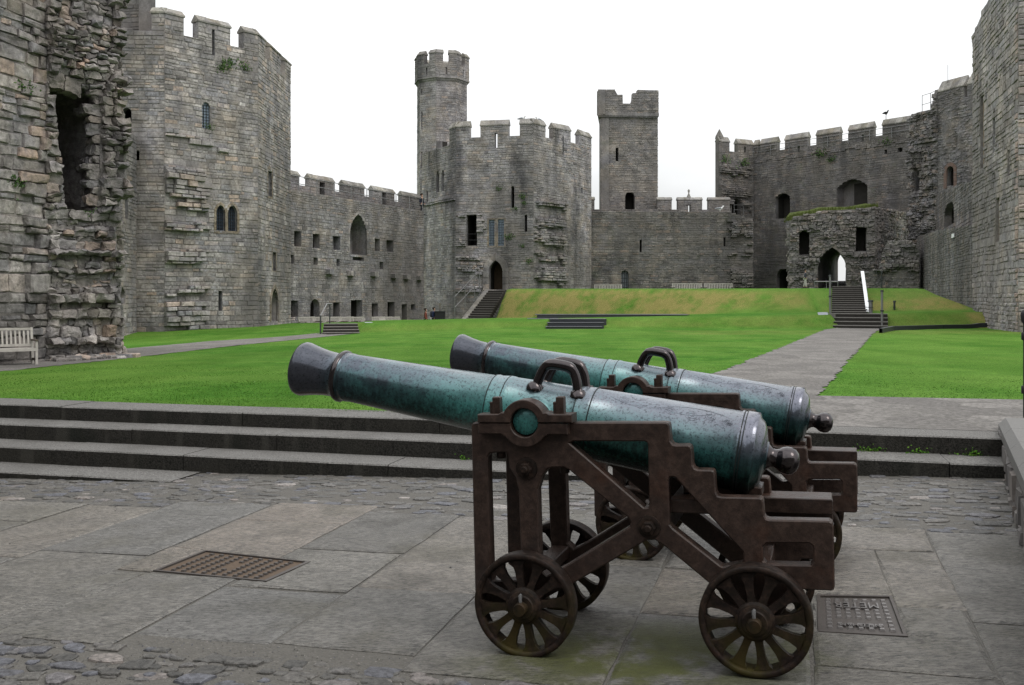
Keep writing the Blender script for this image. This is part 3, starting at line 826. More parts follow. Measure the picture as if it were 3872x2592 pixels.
kw = dict(course=(.13, .29), wid=(.3, .9), gap=.008, thick=.55, proud=(.004, .035), snaps=(SI, MT))
qn = lambda L: (lambda x, v, t: (min(.95, t+.12) if (x < .3 or x > L-.6) else t))
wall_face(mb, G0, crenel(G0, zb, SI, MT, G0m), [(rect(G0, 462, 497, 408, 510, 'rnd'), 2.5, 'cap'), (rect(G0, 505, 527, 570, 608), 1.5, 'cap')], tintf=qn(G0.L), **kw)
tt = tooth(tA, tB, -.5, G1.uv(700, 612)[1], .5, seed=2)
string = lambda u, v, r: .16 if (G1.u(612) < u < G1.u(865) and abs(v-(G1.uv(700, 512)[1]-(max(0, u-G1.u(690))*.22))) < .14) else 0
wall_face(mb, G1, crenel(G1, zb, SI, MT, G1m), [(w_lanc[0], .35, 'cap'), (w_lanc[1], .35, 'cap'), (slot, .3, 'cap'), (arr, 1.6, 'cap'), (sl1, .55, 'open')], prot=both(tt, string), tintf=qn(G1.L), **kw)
d2 = rect(G2, 1023, 1050, 1090, 1216, 'pt')
s21, s22 = rect(G2, 1013, 1028, 643, 743), rect(G2, 1030, 1043, 949, 1025)
wall_face(mb, G2, crenel(G2, zb, SI, MT, G2m), [(d2, 1.4, 'cap'), (s21, .6, 'cap'), (s22, .6, 'cap')], tintf=lambda x, v, t: min(.98, t+.1), **kw)  # whole face tinted paler, its stronger light put into the stones
mb.build('tower_wall', SM, gt)
mb = MB()
for a, b in ((v3, v4), (v4, v5), (v5, v6), (v6, v0)):
    f = Fac(a, b); wall_face(mb, f, crenel(f, zb, SI-4.5, MT-4.5, [(f.L*.1, f.L*.35), (f.L*.6, f.L*.9)]), stones=False)
mb.build('rear_wall', SM, gt)
mb = MB(); ring = [v0, v1, v2, v3, v4, v5, v6]
mb.add([(p.x, p.y, SI-4.8) for p in ring], [tuple(range(7))]); mb.build('unseen_roof_deck', M_DARK, gt)  # unseen floor added inside the tower to block light and views
for f, ms in ((G0, G0m), (G1, G1m), (G2, G2m)):
    for a, b in ms: coping(gt, f, max(0, a), min(f.L, b), MT, .55, .36)
win = []
for P in w_lanc:
    pane(gt, G1, P, -.2, M_GLASSD, 3, 7); surround(gt, G1, P, .13, .03, 'window_surround', False)
pane(gt, G1, slot, -.15, M_LEAD, 2, 8)
surround(gt, G2, d2, .22, .05, 'door_surround', mt=M_TRIM); mb = MB(); tri_fill(mb, G2, [d2], -.9, 0); mb.build('door', M_DOOR, gt)
surround(gt, G2, s21, .15, .02, 'window_surround', False); surround(gt, G2, s22, .15, .02, 'window_surround', False)
for px, py, s_ in ((840, 255, .45), (865, 240, .5), (920, 250, .42), (790, 480, .3)): weed(G1, *G1.uv(px, py), s_, gt)
# taller turret rising behind it
ta, tb, tc_ = pl_(395, 50.5), pl_(462, 49.6), pl_(568, 49.4)
tt_ = thing('stair_turret', (tb.x, tb.y+2, 14), 'upper part of square stair turret rising above the left polygonal tower', 'turret')
mb = MB()
for a, b in ((ta, tb), (tb, tc_), (tc_, tc_+Vector((-2.0, 5))), (tc_+Vector((-2.0, 5)), ta+Vector((0, 4.5))), (ta+Vector((0, 4.5)), ta)):
    f = Fac(a, b); wall_face(mb, f, [(0, 14.2), (f.L, 14.2), (f.L, 21), (0, 21)], **dict(kw, snaps=()))
mb.add([(p.x, p.y, 20.5) for p in (ta, tb, tc_, tc_+Vector((-2.0, 5)), ta+Vector((0, 4.5)))], [(0, 1, 2, 3, 4)])
mb.build('turret_wall', SM, tt_)
# low wall joining ruin and tower
J0 = Fac(pl_(395, 42.6), pl_(516, 47.7)); jt = thing('linking_wall', (J0.a.x, J0.a.y, 0), 'narrow wall in shadow running from the gatehouse ruin back to the left tower', 'wall')
mb = MB(); zt_ = zat(480, 495, 46)
wall_face(mb, J0, [(0, -.6), (J0.L, -.6), (J0.L, zt_), (0, zt_+.1)], [(rect(J0, 472, 484, 748, 830), .5, 'stone'), (rect(J0, 449, 474, 1085, 1150, 'pt'), 1., 'cap')], **dict(kw, snaps=()))
mb.build('wall_body', SM, jt)

# ================================================================== C. curtain wall with wall walk
ca, cb = pl_(1060, 62.6), pl_(1602, 79.3)
Cf = Fac(ca, cb); off = -Cf.n*1.9; Cp = Fac(ca+off, cb+off+Cf.d*3.2)
ct = thing('curtain_wall', ((ca.x+cb.x)/2, (ca.y+cb.y)/2, -.8), 'long grey curtain wall with wall walk, pointed niche and two rows of small openings', 'wall')
s5 = lambda a, b, c, d: (1050+a*.4464, 1050+b*.4464, 600+c*.4464, 600+d*.4464)
hs_ = []
for q in ((140, 200, 615, 745), (297, 355, 635, 760), (468, 530, 650, 775), (822, 865, 680, 785), (920, 980, 692, 790), (105, 138, 815, 890), (303, 340, 835, 900), (497, 525, 850, 910), (863, 895, 875, 940), (635, 730, 832, 866)):
    hs_.append((rect(Cf, *s5(*q)), .9 if q[0] < 300 else .55, 'cap' if q[0] < 310 and q[2] < 640 else 'stone'))
niche = rect(Cf, *s5(610, 755, 470, 815), 'pt'); hs_.append((niche, 1.3, 'stone'))
for q in ((112, 172, 1205, 1345), (275, 355, 1190, 1400), (470, 525, 1215, 1340), (620, 715, 1200, 1400), (797, 850, 1227, 1340), (930, 990, 1210, 1400), (1050, 1095, 1235, 1400), (1128, 1165, 1235, 1285)):
    hs_.append((rect(Cf, *s5(*q), 'rnd' if q[0] == 275 else 'rect'), 1.2, 'cap'))
ZW, CS, CM = 8.75, 9.5, 10.12
mb = MB(); SC = [M_CURT, M_INSIDE]
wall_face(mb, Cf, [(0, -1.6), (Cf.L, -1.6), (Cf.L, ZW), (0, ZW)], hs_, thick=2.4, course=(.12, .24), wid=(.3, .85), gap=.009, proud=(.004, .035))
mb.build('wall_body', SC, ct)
cm = merl(Cp, (1040, 1132), (1153, 1263), (1282, 1378), (1394, 1492), (1505, 1640), thick=.4)
mb = MB()
ps = [rect(Cp, *s5(355, 400, 200, 325)), rect(Cp, *s5(885, 920, 290, 400))]
wall_face(mb, Cp, crenel(Cp, ZW-.5, CS, CM, cm), [(p, .38, 'cap') for p in ps], thick=.4, course=(.12, .24), wid=(.3, .8), snaps=(CS, CM))
mb.build('parapet', SC, ct)
for a, b in cm: coping(ct, Cp, a, b, CM, .4, .36)
pn = MB(); pp = rect(Cf, *s5(655, 682, 700, 788)); tri_fill(pn, Cf, [pp], -1.28, 0); pn.build('niche_slit', M_INSIDE, ct)
surround(ct, Cf, niche, .2, .02, 'niche_surround', mt=M_CURT)
for x, y in ((430, 955), (610, 970), (805, 975), (975, 992), (1080, 1000), (1190, 1010)):
    u, v = Cf.uv(1050+x*.4464, 600+y*.4464); mb = MB(); s_ = .22+.08*R.random()
    for k in range(3):
        a = u-s_*1.3+k*s_*.85
        vs = [Cf.P(p, z, w) for w in (-.1, .42-.06*k) for p, z in ((a, v-.2), (a+s_, v-.26), (a+s_, v+.16), (a, v+.12))]
        mb.add(vs, [(4, 5, 6, 7), (0, 1, 5, 4), (1, 2, 6, 5), (2, 3, 7, 6), (3, 0, 4, 7)], 0, R.random())
    mb.build('corbel', M_CURT, ct)
def railing(name, pts, hgt, label, cat='railing', group=None, posts=None, rails=(1., .5), r=.025, m=None, pr=.03):
    """pts: foot points; rails follow them"""
    t = thing(name, pts[0], label, cat, group); m = m or M_RAIL
    for p in (posts or pts):
        mb = MB(); mb.tube([p, Vector(p)+Vector((0, 0, hgt))], pr, 8); mb.build('post', m, t)
    for k in rails:
        mb = MB(); mb.tube([Vector(p)+Vector((0, 0, hgt*k)) for p in pts], r, 8); mb.build('rail', m, t)
    return t
rp_ = [Vector(Cf.P(Cf.L*i/9, ZW, -.12)) for i in range(10)]
railing('walkway_railing', rp_, 1.0, 'thin steel railing along the wall walk of the long curtain wall', m=M_RAIL)

# ================================================================== D. great middle tower
na, nb, nc, nd = pl_(1724, 81.6), pl_(2017, 80), pl_(2158, 83.7), pl_(2236, 87.3)
ne = pl_(1596, 87.5)
N0, N1, N2, N3 = Fac(ne, na), Fac(na, nb), Fac(nb, nc), Fac(nc, nd)
ntw = thing('middle_tower', ((na.x+nb.x)/2, na.y+5, 1.5), 'broad many-sided tower with arched doorway at top of stone stairs, centre of view', 'tower')
q6 = lambda a, b, c, d: (1550+a*.3827, 1550+b*.3827, 150+c*.3827, 150+d*.3827)
q7 = lambda a, b, c, d: (1550+a*.3827, 1550+b*.3827, 700+c*.3827, 700+d*.3827)
x6 = lambda a: 1550+a*.3827
NS, NM = 15.15, 16.1
door = rect(N1, *q7(783, 918, 745, 1042), 'pt'); void = rect(N1, *q7(557, 663, 295, 600))
lights = [rect(N1, *q7(780, 836, 345, 602)), rect(N1, *q7(870, 930, 340, 602))]
aslit = rect(N1, *q7(1000, 1030, 10, 225), 'rnd'); slit = rect(N1, *q7(1133, 1158, 297, 470))
m1 = rect(N1, *q6(838, 864, 925, 1070))
lan = [rect(N0, *q6(260, 290, 1295, 1510), 'pt'), rect(N0, *q6(312, 340, 1285, 1505), 'pt')]
NM0 = merl(N0, (x6(390), 1724)); NM1 = merl(N1, (1724, x6(606)), (x6(696), x6(987)), (x6(1085), 2017))
NM2 = merl(N2, (2017, x6(1340)), (x6(1374), x6(1600))); NM3 = merl(N3, (x6(1634), 2236))
kn = dict(course=(.12, .25), wid=(.3, .9), gap=.009, proud=(.004, .04), snaps=(NS, NM), thick=.5)
SN = [M_NE, M_INSIDE]; zb = -1.4
yv = lambda f, x, y: f.uv(1550+x*.3827, 700+y*.3827)[1]
mb = MB()
st0 = lambda u, v, r: .16 if abs(v-(yv(N0, 260, 165)-max(0, (N0.u(x6(265))-u))*.0)) < .13 else 0
wall_face(mb, N0, crenel(N0, zb, NS-.4, NM, NM0), [(lan[0], .5, 'stone'), (lan[1], .5, 'stone'), (rect(N0, *q7(164, 180, 60, 178)), 1, 'cap'), (rect(N0, *q6(262, 270, 1005, 1170)), 1, 'cap')], prot=st0, **kn)
tn1 = tooth(N1.u(x6(470)), N1.u(x6(700)), yv(N1, 500, 1050), yv(N1, 500, 620), .45, seed=5)
tn1b = tooth(N1.u(x6(470)), N1.u(x6(556)), yv(N1, 500, 620), yv(N1, 500, 290), .3, seed=8)
tn1c = tooth(N1.u(x6(664)), N1.u(x6(720)), yv(N1, 500, 470), yv(N1, 500, 290), .3, seed=9)
tn2 = tooth(N2.u(x6(1240)), N2.u(x6(1525)), yv(N2, 1400, 1005), yv(N2, 1400, 165), .5, seed=6)
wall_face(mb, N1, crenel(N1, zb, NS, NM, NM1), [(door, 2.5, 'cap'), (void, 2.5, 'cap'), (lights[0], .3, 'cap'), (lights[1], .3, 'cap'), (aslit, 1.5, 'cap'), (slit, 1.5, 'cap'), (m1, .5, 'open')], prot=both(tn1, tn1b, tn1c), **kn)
wall_face(mb, N2, crenel(N2, zb, NS, NM, NM2), [(rect(N2, *q6(1508, 1520, 955, 1145)), .6, 'cap')], prot=tn2, **kn)
wall_face(mb, N3, crenel(N3, zb, NS, NM, NM3), [(rect(N3, *q7(1691, 1707, 30, 97)), .8, 'cap')], **kn)
mb.build('tower_wall', SN, ntw)
mb = MB(); ring = [ne, na, nb, nc, nd, nd+Vector((-2, 5)), ne+Vector((3, 6)), ne+Vector((0, 3))]
for a, b in zip(ring[4:], ring[5:]+ring[:1]):
    f = Fac(a, b); wall_face(mb, f, crenel(f, zb, NS-2, NM-2, [(f.L*.2, f.L*.5)]), stones=False)
mb.build('rear_wall', SN, ntw)
mb = MB(); mb.add([(p.x, p.y, NS-2.2) for p in ring], [tuple(range(8))]); mb.build('unseen_roof_deck', M_DARK, ntw)  # unseen deck, added to stop light and views through the tower
for f, ms in ((N0, NM0), (N1, NM1), (N2, NM2), (N3, NM3)):
    for a, b in ms: coping(ntw, f, max(0, a), min(f.L, b), NM, .5, .5)
surround(ntw, N1, door, .5, .12, 'hood_mould', mt=M_NE); surround(ntw, N1, door, .2, .05, 'door_surround', mt=M_TRIM)
for P in lights:
    pane(ntw, N1, P, -.12, M_LEAD, 3, 9, 'window_light'); surround(ntw, N1, P, .14, .03, 'window_surround', False)
mb = MB(); tri_fill(mb, N1, [door], -1.7, 0); mb.build('door', M_DOOR, ntw)
for a, b in ((560, 485), (560, 545)):
    u0, v_ = N1.uv(1550+a*.3827, 700+b*.3827); mb = MB(); mb.tube([N1.P(u0, v_, -.2), N1.P(u0+2.4*.9, v_, -.2)], .03, 6); mb.build('guard_rail', M_BARS, ntw)
for x, y, s_ in ((980, 515, .5), (1120, 110, .45), (1040, 235, .35), (1180, 750, .45), (880, 35, .35), (1130, 180, .35), (1115, 600, .3)): weed(N1, *N1.uv(x6(x), 700+y*.3827), s_, ntw)
# its turret
tcx, tcr = pl_(1671, 91), 2.42
def octa(c, r, ph): return [c+Vector((cos(ph+i*pi/4), sin(ph+i*pi/4)))*r for i in range(8)]
tur = thing('octagonal_turret', (tcx.x, tcx.y, 0), 'slender octagonal turret with oversailing crown, rising behind the middle tower', 'turret')
mb = MB(); ph = -pi/2-pi/8+.24
def prism_tower(mb, c, r, z0, z1, kw_, ms=None, sill=None, top=None, holesf=None, th=.5):
    P = octa(c, r, ph); fs = []
    for i in range(8):
        f = Fac(P[i], P[(i+1) % 8]); fs.append(f)
        front = f.n.y < .35
        o = [(0, z0), (f.L, z0), (f.L, z1), (0, z1)] if ms is None else crenel(f, z0, sill, top, ms(f, i))
        wall_face(mb, f, o, holesf(f, i) if holesf else (), thick=th, stones=front, **kw_)
    return fs
kt = dict(course=(.14, .28), wid=(.3, .7), gap=.009, proud=(.004, .03))
CB = zat(1671, 316, 91); CTs = zat(1671, 243, 89); CTt = zat(1671, 206, 89)
prism_tower(mb, tcx, tcr, -1.4, CB, kt, holesf=lambda f, i: ([(rect(f, *q6(112, 124, 715, 890)), .7, 'cap'), (rect(f, *q6(112, 124, 1105, 1270)), .7, 'cap'), (rect(f, *q6(112, 122, 480, 550)), .7, 'cap')] if i == 7 else []))
mb.build('turret_wall', SN, tur)
mb = MB(); kt2 = dict(kt, snaps=(CTs, CTt))
fs = prism_tower(mb, tcx, tcr+.22, CB, CTt, kt2, lambda f, i: [(-.01, f.L*.36), (f.L*.64, f.L+.01)], CTs, CTt, lambda f, i: [([(f.L*.46, CB+.3), (f.L*.54, CB+.3), (f.L*.54, CTs-.35), (f.L*.46, CTs-.35)], .5, 'open')] if i in (0, 7, 1) else [])
mb.build('crown', SN, tur)
mb = MB()
for z, d in ((CB-.16, .12), (CB-.02, .26)):
    P0, P1 = octa(tcx, tcr, ph), octa(tcx, tcr+d, ph)
    for i in range(8):
        j = (i+1) % 8; a, b, c, d_ = P0[i], P0[j], P1[j], P1[i]
        mb.add([(a.x, a.y, z-.12), (b.x, b.y, z-.12), (c.x, c.y, z), (d_.x, d_.y, z), (c.x, c.y, z+.14), (d_.x, d_.y, z+.14), (a.x, a.y, z+.16), (b.x, b.y, z+.16)], [(0, 1, 2, 3), (3, 2, 4, 5), (5, 4, 7, 6)], 0, .5)
mb.build('string_course', M_NE, tur)
mb = MB(); mb.add([(p.x, p.y, CB+.35) for p in octa(tcx, tcr, ph)], [tuple(range(8))]); mb.build('turret_roof', M_DARK, tur)
for i, f in enumerate(fs):
    for a, b in ((0, f.L*.36), (f.L*.64, f.L)): coping(tur, f, a, b, CTt, .5, .4, ends=(a > 0, a == 0))

# ================================================================== unseen walls added behind and beside the viewer to darken reflections
bw = thing('unseen_enclosing_wall', (0, -13, 0), 'unseen plain castle wall added behind the viewer to darken reflections', 'wall')
mb = MB(); f = Fac((26, -13), (-15.5, -11)); wall_face(mb, f, [(0, -.5), (f.L, -.5), (f.L, 11.5), (0, 11.5)], stones=False, jt=.5)
f = Fac((-15.5, -11), (A.a.x-.05, A.a.y-.1)); wall_face(mb, f, [(0, -.5), (f.L, -.5), (f.L, 11), (0, 11)], stones=False, jt=.5)
mb.build('wall_body', SM, bw)
# ================================================================== E. slim square tower behind the wall
c1 = lambda x, y: (2200+.3507*x, 300+.3507*y)
c1r = lambda a, b, c, d: (2200+.3507*a, 2200+.3507*b, 300+.3507*c, 300+.3507*d)
SD = [M_DARK2, M_INSIDE]; SDD = [M_DARK, M_INSIDE]
wa, wb = pl_(2271, 92), pl_(2487, 92.4); Wf = Fac(wa, wb)
wt = thing('watch_tower', ((wa.x+wb.x)/2, 93, 2), 'slim square brown tower with notched crown behind the flat topped dark wall', 'tower')
cz = lambda y: zat(2380, 300+.3507*y, 92)
kd = dict(course=(.12, .25), wid=(.3, .9), gap=.009, proud=(.004, .04))
mb = MB()
wall_face(mb, Wf, [(0, 1), (Wf.L, 1), (Wf.L, cz(405)), (0, cz(405))], [(rect(Wf, *c1r(365, 395, 740, 885)), 1., 'cap'), (rect(Wf, *c1r(467, 572, 1215, 1470), 'rnd'), 1.5, 'cap')], **kd)
for f in (Fac(wb, wb+Vector((.1, 5.4))), Fac(wa+Vector((.5, 5.4)), wa)):
    wall_face(mb, f, [(0, 1), (f.L, 1), (f.L, cz(405)), (0, cz(405))], **kd)
mb.build('tower_wall', SD, wt)
wca, wcb = pl_(2261, 91.7), pl_(2490, 92.1); Wc = Fac(wca, wcb); Lc = Wc.L; q_ = lambda x: (x-175)/650*Lc
mb = MB()
prof = [(0, cz(385)), (Lc, cz(385)), (Lc, cz(120)), (q_(600), cz(115)), (q_(595), cz(150)), (q_(548), cz(152)), (q_(545), cz(215)), (q_(530), cz(265)), (q_(442), cz(265)), (q_(440), cz(170)), (q_(385), cz(172)), (q_(358), cz(125)), (0, cz(128))]
wall_face(mb, Wc, prof, thick=.7, **kd)
for f in (Fac(wcb, wcb+Vector((.1, 5.8))), Fac(wca+Vector((.72, 5.8)), wca)):
    wall_face(mb, f, [(0, cz(385)), (f.L, cz(385)), (f.L, cz(122)), (0, cz(122))], thick=.7, **kd)
f = Fac(wcb+Vector((.1, 5.8)), wca+Vector((.72, 5.8))); wall_face(mb, f, [(0, cz(385)), (f.L, cz(385)), (f.L, cz(300)), (0, cz(300))], thick=.7, stones=False)
mb.build('crown', SD, wt)
mb = MB(); 
cr_ = [wca, wcb, wcb+Vector((.1, 5.8)), wca+Vector((.72, 5.8))]; cc_ = sum(cr_, Vector((0, 0)))/4
for z0, o in ((cz(412), .99), (cz(398), 1.015)):
    q = [cc_+(p-cc_)*o for p in cr_]; vs = [(p.x, p.y, z) for z in (z0, z0+.28) for p in q]
    mb.add(vs, [(3, 2, 1, 0), (4, 5, 6, 7), (0, 1, 5, 4), (1, 2, 6, 5), (2, 3, 7, 6), (3, 0, 4, 7)], 0, .4)
mb.build('string_course', M_DARK2, wt)

# ================================================================== F. wall right of the middle tower
fa, fb = pl_(2215, 88), pl_(2846, 88.6); Ff = Fac(fa, fb)
ft = thing('cross_wall', ((fa.x+fb.x)/2, 88.3, 2), 'dark wall with flat top, arrow slits and grilled doorway behind the upper lawn', 'wall')
c2r = lambda a, b, c, d: (2200+.3507*a, 2200+.3507*b, 750+.3507*c, 750+.3507*d)
zf = lambda y: zat(2500, y, 88.3)
gd = rect(Ff, *c2r(425, 503, 778, 1030), 'rnd')
mb = MB()
of = [(0, 1.2), (Ff.L, 1.2), (Ff.L, zf(826)), (Ff.u(2800), zf(822)), (Ff.u(2790), zf(812)), (Ff.u(2770), zf(808)), (Ff.u(2760), zf(801)), (0, zf(802))]
tf = tooth(Ff.u(2757), Ff.L+.1, 1, zf(835), .4, seed=11)
wall_face(mb, Ff, of, [(gd, .5, 'cap'), (rect(Ff, *c2r(624, 646, 440, 582)), 1., 'cap'), (rect(Ff, *c2r(1528, 1549, 420, 527)), 1., 'cap')], thick=2.4, prot=tf, **kd)
mb.build('wall_body', SDD, ft)
mb = MB()
for i in range(5): mb.tube([Ff.P(gd[0][0]+(gd[1][0]-gd[0][0])*i/4, 1.8, -.1), Ff.P(gd[0][0]+(gd[1][0]-gd[0][0])*i/4, gd[2][1]+.4, -.1)], .03, 6)
for i in range(8): mb.tube([Ff.P(gd[0][0], 2.1+i*.42, -.1), Ff.P(gd[1][0], 2.1+i*.42, -.1)], .028, 6)
mb.build('grille', M_BARS, ft)
mb = MB(); tri_fill(mb, Ff, [gd], -.3, 0); mb.build('door', plain('pale_gate_board', (.22, .24, .27), .6, 0, .1), ft)
# parapet with merlons further back
pa_, pb_ = pl_(2205, 91.2), pl_(2760, 91.6); Pf = Fac(pa_, pb_)
pt_ = thing('far_parapet', ((pa_.x+pb_.x)/2, 91.4, 8), 'far crenellated parapet with a pyramid finial, seen over the flat topped dark wall', 'wall')
PS, PM = zat(2550, 793, 91.4), zat(2550, 752, 91.4)
pm = [(0, Pf.u(2248)), (Pf.u(2486), Pf.u(2540)), (Pf.u(2563), Pf.u(2655)), (Pf.u(2679), Pf.L)]
mb = MB(); ps_ = rect(Pf, *c1r(1148, 1172, 1358, 1440))
wall_face(mb, Pf, crenel(Pf, PS-1.4, PS, PM, pm), [(ps_, .6, 'open')], thick=.6, **dict(kd, snaps=(PS,)))
mb.build('parapet', SD, pt_)
for a, b in pm: coping(pt_, Pf, a, b, PM-.12, .6, .3)
u0, v_ = Pf.uv(2607, 745); mb = MB(); mb.lathe([(0, .22), (.15, .2), (.5, .05), (.75, .12), (.9, .02)], 8, Matrix.Translation(Vector(Pf.P(u0, PM+.05, -.3))) @ Matrix.Rotation(-pi/2, 4, 'Y')); mb.build('finial', M_COPE, pt_)

# ================================================================== G. tall gate wall with six merlons
z3 = lambda x, y: (2650+.34144*x, 400+.34144*y)
z3r = lambda a, b, c, d: (2650+.34144*a, 2650+.34144*b, 400+.34144*c, 400+.34144*d)
ga, gb, gc = pl_(2718, 95.5), pl_(2850, 98), pl_(3462, 84.2)
Ga, Gb = Fac(ga, gb), Fac(gb, gc)
gw = thing('gate_wall', (gb.x, gb.y, 2), 'tall dark wall climbing to the right with gabled merlons and a wide arched recess', 'wall')
GS = zat(2720+.34144*640, 400+.34144*480, 96.5); GT = GS+1.05
GS = zat(2950, 400+.34144*495, 95.6); GT = zat(2965, 400+.34144*392, 95.3)
mb = MB()
dG = rect(Ga, *z3r(345, 442, 1030, 1215), 'rnd')
tg = tooth(-.1, Ga.L-.4, zat(2780, 808, 96), GS-1.2, .5, seed=13)
gam = merl(Ga, (2718, z3(318, 0)[0]), (z3(370, 0)[0], 2850))
wall_face(mb, Ga, crenel(Ga, 1.5, GS, GT, gam), [(dG, 2, 'cap'), (rect(Ga, *z3r(480, 500, 445, 520)), .6, 'open')], thick=.5, prot=tg, **dict(kd, snaps=(GS, GT)))
big = rect(Gb, *z3r(1505, 1845, 815, 1110), 'seg'); r2 = rect(Gb, *z3r(825, 988, 970, 1250), 'seg')
sd_ = rect(Gb, 2936, 2990, 1015, 1100, 'rnd')
arch2 = rect(Gb, 3157, 3200, 953, 1063, 'pt')
gm = merl(Gb, *[(z3(a, 0)[0], z3(b, 0)[0]) for a, b in ((586, 622), (660, 876), (930, 1214), (1278, 1568), (1635, 1940), (2010, 2335))])
gh = [(big, 1.1, 'stone'), (r2, 1.4, 'cap'), (sd_, 2, 'cap'), (arch2, .8, 'open'), (rect(Gb, *z3r(2032, 2062, 488, 536)), .5, 'cap'), (rect(Gb, *z3r(2182, 2232, 468, 514)), .5, 'cap'), (rect(Gb, *z3r(1072, 1096, 440, 525), 'rnd'), .8, 'open'), (rect(Gb, *z3r(1780, 1808, 322, 405), 'rnd'), .8, 'open')]
wall_face(mb, Gb, crenel(Gb, 1.5, GS, GT, gm), gh, thick=.5, prot=lambda u, v, r: .08 if GS-1.0 < v < GS-.6 and R.random() < .7 else 0, **dict(kd, snaps=(GS, GT)))
mb.build('wall_body', SDD, gw)
mb = MB(); bi = rect(Gb, *z3r(1625, 1790, 850, 1085)); tri_fill(mb, Gb, [bi], -1.08, 0); mb.build('recess_window', M_INSIDE, gw)
for f, ms in ((Ga, gam), (Gb, gm)):
    for a, b in ms: coping(gw, f, a, min(b, f.L), GT, .5, .55, ends=(a > 0, b < f.L-.1))
mb = MB(); mb.lathe([(0, .45), (.3, .4), (1.0, .03)], 4, Matrix.Translation(Vector(Ga.P(Ga.u(2731), GT+.3, -.4))) @ Matrix.Rotation(-pi/2, 4, 'Y'), smooth=False); mb.build('pinnacle', M_COPE, gw)
railing('gate_wall_railing', [Vector(Gb.P(Gb.L*t/8, GS-.35, .12)) for t in range(9)], .95, 'thin steel railing along the top of the climbing gate wall')
rr = [Vector(Ga.P(Ga.u(z3(345, 0)[0])+i*1.3, zat(2780, 812, 96), .3)) for i in range(3)]
railing('doorway_railing', rr, 1.0, 'short railing across the dark doorway high in the broken wall end')
for x, y, s_ in ((470, 640, .8), (350, 740, .8), (1340, 530, .8), (1450, 590, .6), (2060, 400, .6), (260, 590, .7)):
    f = Ga if x < 560 else Gb; weed(f, *f.uv(*z3(x, y)), s_, gw)

# ================================================================== H. broken gate block with pointed arch
z4 = lambda x, y: (2850+.3508*x, 750+.3508*y)
z4r = lambda a, b, c, d: (2850+.3508*a, 2850+.3508*b, 750+.3508*c, 750+.3508*d)
ha, hb = pl_(2984, 81), pl_(3308, 79.2); Hf = Fac(ha, hb); hc = pl_(3438, 85); Hr = Fac(hb, hc)
ht = thing('broken_gate_block', ((ha.x+hb.x)/2, 80, 2.3), 'low broken gate block with pointed archway showing sky, grass growing on its top', 'gatehouse')
arc = rect(Hf, *z4r(690, 1000, 528, 990), 'pt'); W1 = rect(Hf, *z4r(488, 602, 348, 612), 'rnd'); W2 = rect(Hf, *z4r(1100, 1215, 308, 575))
hz = lambda x, y: Hf.uv(*z4(x, y))
top = [hz(1305, 92), hz(1250, 105), hz(1100, 122), hz(940, 130), hz(760, 135), hz(640, 165), hz(540, 185), hz(440, 200), hz(390, 250)]
th_ = lambda u, v, r: max(0, .12+.3*noise.noise(Vector((u*.7, v*1.7, 2)))+.15*noise.noise(Vector((u*2.5, v*3.5, 8)))+R.uniform(-.05, .08))
kr = dict(course=(.14, .3), wid=(.2, .6), gap=.01, proud=(.0, .05), skew=.03)
mb = MB()
ol = [(0, 1.2), (Hf.L, 1.2)]+top
hl = [(W1, 1.5, 'cap'), (W2, 1.5, 'cap'), (arc, .6, 'open')]
wall_face(mb, Hf, ol, hl, thick=.6, prot=th_, **kr)
wall_face(mb, Hr, [(0, 1.2), (Hr.L, 1.2), (Hr.L, hz(1300, 95)[1]), (0, hz(1300, 95)[1])], [], thick=.6, prot=lambda u, v, r: th_(u, v, r)*.4, **kr)
Hl = Fac(ha+Vector((2.1, 5)), ha); wall_face(mb, Hl, [(0, 1.2), (Hl.L, 1.2), (Hl.L, hz(400, 240)[1]), (0, hz(400, 240)[1])], [], thick=.6, prot=th_, **kr)
roughen(mb.build('broken_wall', [M_MID, M_INSIDE], ht), 1, .2)
# vaulted passage running back to the outer opening, askew to the front
mb = MB(); back_ = arch2; n = len(arc); k = 8
P0 = [Vector(Hf.P(p[0], p[1], -.5)) for p in arc]
assert len(back_) == n
P1 = [Vector(Gb.P(p[0], p[1], -.1)) for p in back_]
for s_ in range(k):
    for i in range(n):
        j = (i+1) % n; a0, b0 = P0[i].lerp(P1[i], s_/k), P0[j].lerp(P1[j], s_/k); a1, b1 = P0[i].lerp(P1[i], (s_+1)/k), P0[j].lerp(P1[j], (s_+1)/k)
        mb.quad(a0, b0, b1, a1, 0, .15+.25*(s_ % 2))
cc0 = sum(P0, Vector())/n; cc1 = sum(P1, Vector())/n
for s_ in range(k):      # outer skin, so that no daylight leaks between the stones
    for i in range(n):
        j = (i+1) % n; o = lambda p, c: c+(p-c)*1.12
        c0, c1_ = cc0.lerp(cc1, s_/k), cc0.lerp(cc1, (s_+1)/k)
        mb.quad(o(P0[i].lerp(P1[i], s_/k), c0), o(P0[i].lerp(P1[i], (s_+1)/k), c1_), o(P0[j].lerp(P1[j], (s_+1)/k), c1_), o(P0[j].lerp(P1[j], s_/k), c0))
mb.build('vault', M_DARK, ht)
mb = MB()       # turf on top
tp = [Hf.P(p[0], p[1]+.02, -.05) for p in top]; bk = [(p[0]+.9, p[1]+4.5, p[2]+.5) for p in tp]
g_ = []
for i in range(len(tp)):
    for q in range(5):
        a, b = Vector(tp[i]), Vector(bk[i]); p = a.lerp(b, q/4); g_.append((p.x, p.y, p.z+(.25*noise.noise(Vector((p.x, p.y, 0)))+.15)*(q > 0)))
mb.add(g_, [(i*5+q, i*5+q+1, (i+1)*5+q+1, (i+1)*5+q) for i in range(len(tp)-1) for q in range(4)], 0, .5, True)
